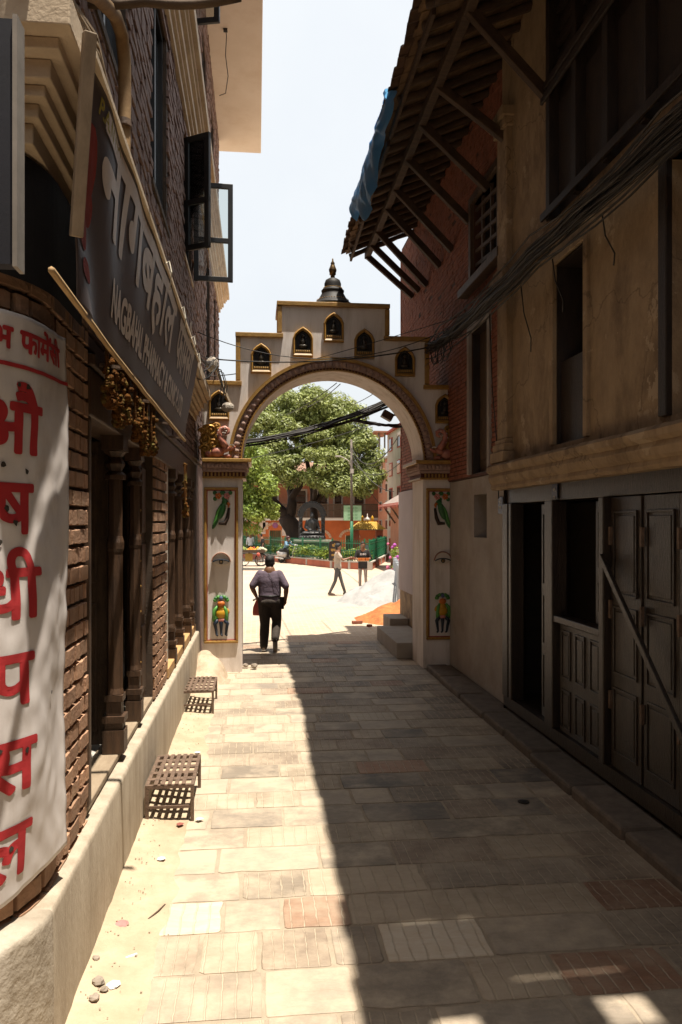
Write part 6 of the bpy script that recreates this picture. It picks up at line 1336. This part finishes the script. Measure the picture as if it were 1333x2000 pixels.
bgm.f = [(j*14+k, j*14+(k+1)%14, (j+1)*14+(k+1)%14, (j+1)*14+k) for j in range(4) for k in range(14)]+[tuple(range(4*14,5*14))]
held('carrier_bag', [('bag', bgm, mat('red_plastic', (.55,.12,.09), (.45,.09,.07), rough=.35)), ('handle', MB().tube([(-.02,0,-.02),(-.01,0,.03),(.02,0,.0)], .006, 5), mat('red_plastic', (.5,.1,.08)))], wl_, rz0, 'small red plastic bag hanging from the walking man\'s left hand', 'bag')
held('rolled_paper', [('roll', MB().tube([(-.09,0,-.05),(.05,.02,.04)], .02, 10), mat('white_paper', (.7,.7,.68))), ('tie', MB().tube([(-.025,.008,-.010),(-.015,.010,-.003)], .022, 10), M_navy)], wl_+Vector((0,-.02,.02)), rz0, 'white rolled paper in the walking man\'s left hand', 'paper')
wr_ = Vector(NM)+(mw @ (Vector((.24,.03,.90))*1.03))
held('waist_pouch', [('pouch', MB().cbox((0,0,0), (.045,.06,.11)), mat('black_leather', (.012,.01,.009))), ('flap', MB().cbox((.0,-.005,.06), (.048,.063,.05)), mat('black_leather', (.012,.01,.009)))], wr_+Vector((-.03,0,-.03)), rz0, 'black pouch at the walking man\'s right hip', 'pouch')
# man in profile, pointing
P2 = onz(660,1163,0)
human('person', 'man in a beige shirt and grey trousers standing in profile with arms held forward', P2, deg(-98),
    dict(eL=(-.20,.16,1.18), wL=(-.10,.38,1.24), eR=(.20,.18,1.18), wR=(.10,.40,1.26), kL=(-.08,.12,.49), aL=(-.08,.24,.09), tL=(-.09,.38,.035), kR=(.08,-.08,.48), aR=(.08,-.26,.10), tR=(.09,-.12,.035)), mat('beige_shirt', (.44,.38,.31), (.37,.31,.25), bump=.8, bscale=12), mat('grey_jeans', (.11,.105,.10), (.08,.078,.075), bump=.8, bscale=12), mat('sandal', (.12,.08,.06)), .985, .013, True, .6, 0, .9, 1.05, False, .8, ((0,0,-1),(0,0,-1)), loose=.82)
hp_ = Vector(P2)+(Matrix.Rotation(deg(-98),4,'Z') @ Vector((0,.46,1.22)))
tag(MB().cbox(hp_, (.10,.06,.04)).build('brick_stack', M_rbrick, bevel=.006), 'red brick held out by the man in the beige shirt', 'brick')
# young man carrying a tray of packets
P3 = onz(709,1153,0)
yt, J3 = human('person', 'young man in a black printed T-shirt and pale trousers carrying a tray', P3, deg(176),
    dict(eL=(-.27,.03,1.15), wL=(-.15,.26,1.10), eR=(.27,.03,1.15), wR=(.15,.26,1.10), kL=(-.10,.06,.49), aL=(-.13,.02,.09), tL=(-.15,.15,.035), head=(0,.04,1.60)), mat('black_tee', (.016,.014,.014), (.022,.019,.018), bump=.3, bscale=80), mat('pale_trousers', (.34,.28,.25), (.28,.23,.20), bump=.8, bscale=12), mat('dark_shoe', (.03,.025,.022)), .985, .013, True, .95, 0, 1.05, 1.1, True, .9, ((0,0,1),(0,0,1)), loose=.80)
mm = Matrix.Translation(P3) @ Matrix.Rotation(deg(176),4,'Z') @ Matrix.Scale(.985,4)
lm_ = lettering('ZUSO', .085, lambda a, b_, c_: Vector((-a, .152+c_, 1.27+b_)), mat('white_print', (.7,.7,.68)), None, bold=.004, align='CENTER'); lm_.parent = yt
tc = mm @ Vector((0,.33,1.10)); tray = root('snack_tray', tc, 'tray of orange packets carried by the young man in black', 'tray'); tray.rotation_euler = (0,0,deg(176))
lb_(MB().cbox((0,0,-.03), (.20,.10,.012)), 'tray', mat('card', (.45,.30,.18)), tray, smooth=False)
for k in range(6): lb_(MB().cbox((-.16+.064*k,0,.025), (.028,.085,.045), Matrix.Rotation(R(-.15,.15),3,'Z')), 'packet', M_orange, tray, smooth=False)
# ================================================================== scooter and rider
M_silver = mat('silver_paint', (.46,.43,.40), (.40,.37,.345), rough=.3, bump=.02, metal=.3); M_tyre = mat('tyre_rubber', (.02,.019,.018), rough=.8)
def wheel(parent, c, r_, w, nm='wheel'):
    o = lb_(MB().lathe(c, [(r_*.62,-w),(r_*.9,-w),(r_,-w*.5),(r_,w*.5),(r_*.9,w),(r_*.62,w)], 20, 'x'), nm, M_tyre, parent); 
    rm_ = MB().lathe(c, [(r_*.60,-w*.8),(r_*.60,w*.8)], 16, 'x'); rm_.lathe(c, [(r_*.2,-w*1.1),(r_*.2,w*1.1)], 10, 'x'); q = lb_(rm_, 'rim', M_silver, parent); return o
def scooter(loc, rz_, paint, label):
    r = root('scooter', loc, label, 'scooter', 'two-wheelers in the square'); r.rotation_euler = (0,0,rz_)     # faces +y
    wheel(r, (0,.62,.22), .22, .05, 'front_wheel'); wheel(r, (0,-.60,.22), .22, .055, 'rear_wheel')
    b = MB(); b.cap((0,-.78,.58), (0,-.25,.52), .13, .16); b.cap((0,-.80,.50), (0,-.3,.38), .10, .12); b.ell((0,-.45,.48), (.17,.34,.17), 12, 8); lb_(b, 'rear_body', paint, r, .02, 4)
    lb_(MB().box(-.15,.15,-.28,.30,.24,.31), 'footboard', M_tyre, r, smooth=False)
    f = MB(); f.prism([(-.20,.30,.30),(.20,.30,.30),(.25,.36,.62),(.20,.42,.92),(.10,.45,1.0),(-.10,.45,1.0),(-.20,.42,.92),(-.25,.36,.62)], (0,.07,.02)); f.ell((0,.48,.70), (.17,.10,.26), 12, 8); lb_(f, 'front_shield', paint, r, .02, 4)
    lb_(MB().ell((0,.63,.40), (.09,.20,.10), 12, 8), 'front_mudguard', paint, r); lb_(MB().cap((0,.62,.24),(0,.46,.8),.035,.035), 'fork', M_tyre, r)
    h = MB(); h.ell((0,.44,1.04), (.17,.10,.09), 12, 8); lb_(h, 'handlebar_cowl', paint, r); lb_(MB().tube([(-.34,.36,1.06),(-.15,.42,1.04),(.15,.42,1.04),(.34,.36,1.06)], .018, 8), 'handlebar', M_tyre, r)
    lb_(MB().ell((0,.535,1.04), (.07,.03,.05), 10, 6), 'headlight', mat('lamp_glass', (.6,.6,.58), rough=.1), r)
    s = MB(); s.cap((0,-.62,.74), (0,-.12,.72), .12, .11); lb_(s, 'seat', M_tyre, r, .02, 3)
    for q in (-1,1): lb_(MB().tube([(q*.26,.38,1.06),(q*.30,.36,1.22)], .008, 6), 'mirror_stalk', M_tyre, r); lb_(MB().ell((q*.31,.36,1.26), (.06,.015,.045), 10, 6), 'mirror', M_silver, r)
    lb_(MB().ell((0,-.90,.62), (.09,.03,.04), 8, 5), 'tail_light', M_red_trim, r); lb_(MB().cap((.20,-.3,.26),(.20,-.85,.32),.04,.05), 'exhaust', M_silver, r)
    return r
SC = onz(566,1100,0); sca = deg(-128)
scooter(SC, sca, M_silver, 'silver scooter ridden along the island wall in the square')
sp_ = dict(head=(0,.08,1.44), neck=(0,.03,1.30), chest=(0,0,1.13), waist=(0,-.06,.93), pel=(0,-.10,.84), sL=(-.19,.02,1.25), eL=(-.27,.16,1.06), wL=(-.30,.36,1.07), sR=(.19,.02,1.25), eR=(.27,.16,1.06), wR=(.30,.36,1.07), hL=(-.10,-.08,.84), kL=(-.19,.26,.72), aL=(-.17,.16,.38), tL=(-.17,.30,.34), hR=(.10,-.08,.84), kR=(.19,.26,.72), aR=(.17,.16,.38), tR=(.17,.30,.34))
rd, _ = human('person', 'scooter rider in a blue jacket, dark helmet and white face mask', SC+Matrix.Rotation(sca,3,'Z') @ Vector((0,-.18,0)), sca, sp_, mat('blue_jacket', (.15,.26,.36), (.11,.20,.29), bump=.8, bscale=12), mat('black_trousers', (.02,.018,.018)), mat('dark_shoe', (.03,.025,.022)), 1.0, .014, True, 1.8, 0, 1.05, 1.0, False, .9, ((0,0,-1),(0,0,-1)))
hm = MB(); hm.ell((0,.06,1.49), (.125,.14,.125), 14, 10); hel = lb_(hm, 'helmet', mat('maroon_helmet', (.06,.025,.025), rough=.2), rd); lb_(MB().ell((0,.155,1.385), (.06,.05,.055), 10, 7), 'face_mask', M_eyew, rd); lb_(MB().ell((0,.13,1.45), (.10,.09,.035), 12, 6), 'face_opening', M_skin, rd)
scooter(onz(752,1072,0), deg(200), mat('black_scooter_paint', (.02,.02,.022), rough=.3), 'dark scooter parked in the lane right of the yellow-roofed gate')
# ================================================================== fruit cart with sellers
FC = onz(492,1106,0); fc = root('fruit_cart', FC, 'handcart loaded with fruit at the left edge of the square', 'cart'); fx, fy = FC.x, FC.y
MB().box(fx-.75,fx+.72,fy-.1,fy+.9,.76,.82).build('cart_deck', M_woodo, fc); MB().box(fx-.75,fx+.72,fy-.14,fy-.101,.74,.90).build('cart_side', M_woodo, fc)
for (a, c) in ((-.68,-.04),(.30,-.04),(-.68,.84),(.30,.84)): MB().box(fx+a-.03,fx+a+.03,fy+c-.03,fy+c+.03,.08,.759).build('leg', M_iron, fc)
for (u, v) in ((.52,-.06),(.52,.82),(-.45,.82)):
    w = MB(); w.tube([(fx+u+.33*math.cos(a),fy+v,.33+.33*math.sin(a)) for a in [2*PI*k/24 for k in range(25)]], .022, 7); o = w.build('wheel', M_tyre, fc, smooth=True)
    s = MB()
    for k in range(10): a = PI*k/5; s.tube([(fx+u,fy+v,.33),(fx+u+.32*math.cos(a),fy+v,.33+.32*math.sin(a))], .006, 4)
    s.lathe((fx+u,fy+v,.33), [(.04,-.06),(.04,.06)], 10, 'y'); s.build('spokes', M_silver, o, kind='stuff')
MB().box(fx-.35,fx+.05,fy-.05,fy+.3,.28,.70).build('crate', mat('yellow_crate', (.35,.22,.05)), fc)
random.seed(61)
for nm, m_, c0, n, r0 in (('orange_fruit', mat('orange_peel', (.60,.24,.03)), (-.05,.3), 60, .048), ('mango', mat('mango_skin', (.62,.38,.06)), (.35,.3), 50, .050), ('green_fruit', mat('green_fruit', (.25,.30,.08)), (-.45,.3), 50, .055), ('pale_melon', mat('melon', (.55,.52,.38)), (.55,.15), 14, .08), ('red_apple', mat('apple_red', (.40,.06,.04)), (.1,.55), 40, .045)):
    f = MB()
    for k in range(n):
        u, v = R(-1,1), R(-1,1); h_ = max(0, 1-math.hypot(u,v)); f.ell((fx+c0[0]+u*.24, fy+c0[1]+v*.28, .86+.16*h_+R(-.01,.02)), r0*R(.85,1.1), 7, 5)
    f.build(nm, m_, fc, smooth=True, kind='stuff')
tag(MB().ell(ond(505,1083,40.8), .10, 12, 8).build('red_ball', M_red_trim, smooth=True), 'red ball hanging under the fruit cart beside its wheel', 'ball')
V1 = onz(510,1098,0); human('person', 'fruit seller in a black shirt and dark cap bending over the cart', V1+Vector((.1,0,0)), deg(95), dict(head=(0,.12,1.60), neck=(0,.06,1.46)), mat('black_tee', (.016,.014,.014)), M_btr, mat('dark_shoe', (.03,.025,.022)), 1.0, .015, True, .7)
V2 = onz(490,1092,0); human('person', 'customer in a white shirt standing behind the fruit cart', V2, deg(170), {}, mat('white_shirt', (.60,.60,.60), (.52,.52,.52)), M_btr, mat('dark_shoe', (.03,.025,.022)), .98, .015, True, 1.6)
V3 = onz(474,1104,0); human('person', 'customer in a pale shirt at the left end of the fruit cart', V3+Vector((-.15,-.1,0)), deg(-80), {}, mat('pale_shirt', (.50,.50,.46), (.42,.42,.38)), M_btr, mat('dark_shoe', (.03,.025,.022)), .98, .015, True, 1.6)
# ================================================================== litter and pebbles on the verge
random.seed(71)
def crumple(px, py, s, m, nm, label, cat, flat=.35):
    c = onz(px, py, .02); mb = MB(); n, k = 7, 6
    mb.ell((0,0,0), s, n, k); mb.v = [(c.x+x*R(.7,1.3), c.y+y*R(.7,1.3), max(.006, .02+z*flat*R(.7,1.3)+s*flat)) for x, y, z in mb.v]
    return tag(mb.build(nm, m), label, cat)
M_peb = mat('pebble', (.30,.25,.20), (.22,.18,.14)); M_paper = mat('white_paper', (.7,.7,.68))
for px, py, s, lb in ((192,1924,.034,'largest round pebble at the foot of the plinth, bottom left'),(188,1876,.022,'dark pebble against the plinth above the largest pebble'),(185,1955,.028,'grey pebble below the largest round pebble'),(204,1936,.02,'small pebble right of the largest pebble'),(480,1303,.05,'stone lying just inside the left arch pillar'),(497,1305,.06,'second stone inside the left arch pillar, further right')): crumple(px, py, s, M_peb, 'pebble', lb, 'pebble', .6)
for px, py, s, m_, lb, ct in ((238,1806,.045,mat('pink_wrapper', (.60,.22,.20)),'pink and white wrapper lying on the dirt verge','wrapper'),(222,1925,.035,M_paper,'crumpled clear wrapper beside the pebbles','wrapper'),(316,1678,.03,M_paper,'torn white paper scrap on the verge, middle','paper'),(690-300,1600,.03,M_paper,'small white scrap right of the nearer bench','paper'),(352,1610,.03,mat('dry_petals', (.25,.08,.06)),'dried red petals by the leg of the nearer bench','petals'),(386,1470,.028,M_paper,'white scrap between the two benches','paper')): crumple(px, py, s, m_, 'litter', lb, ct, .15)
p = onz(246,1872,.012); tag(MB().tube([p, p+Vector((.055,.035,0))], .009, 8).build('cigarette_butt', M_paper, smooth=True), 'white cigarette butt on the dirt verge', 'cigarette')
p = onz(290,1795,.01); tag(MB().tube([p, p+Vector((.05,.09,.004)), p+Vector((.08,.17,0))], .005, 5).build('twig', M_woodo), 'thin twig lying on the dirt verge', 'twig')
p = onz(1023,1566,.006); tag(MB().lathe(p, [(.05,0),(.05,.004)], 14).build('dropped_lid', M_black), 'small black disc lying on the shaded paving', 'disc')
gm = MB()
for k in range(260):
    yy = R(2.7,12.0); xx = -.88+abs(random.gauss(0,.13)); s = R(.002,.007); gm.ell((xx,yy,.012+.03*max(0,(-.6-xx)/.3)+s*.3), (s,s*R(.7,1.2),s*.7), 5, 4)
g_ = gm.build('grit', mat('grit', (.38,.31,.23), (.28,.22,.16)), kind='stuff'); g_['label'] = 'loose grit along the foot of the plinth'; g_['category'] = 'grit'
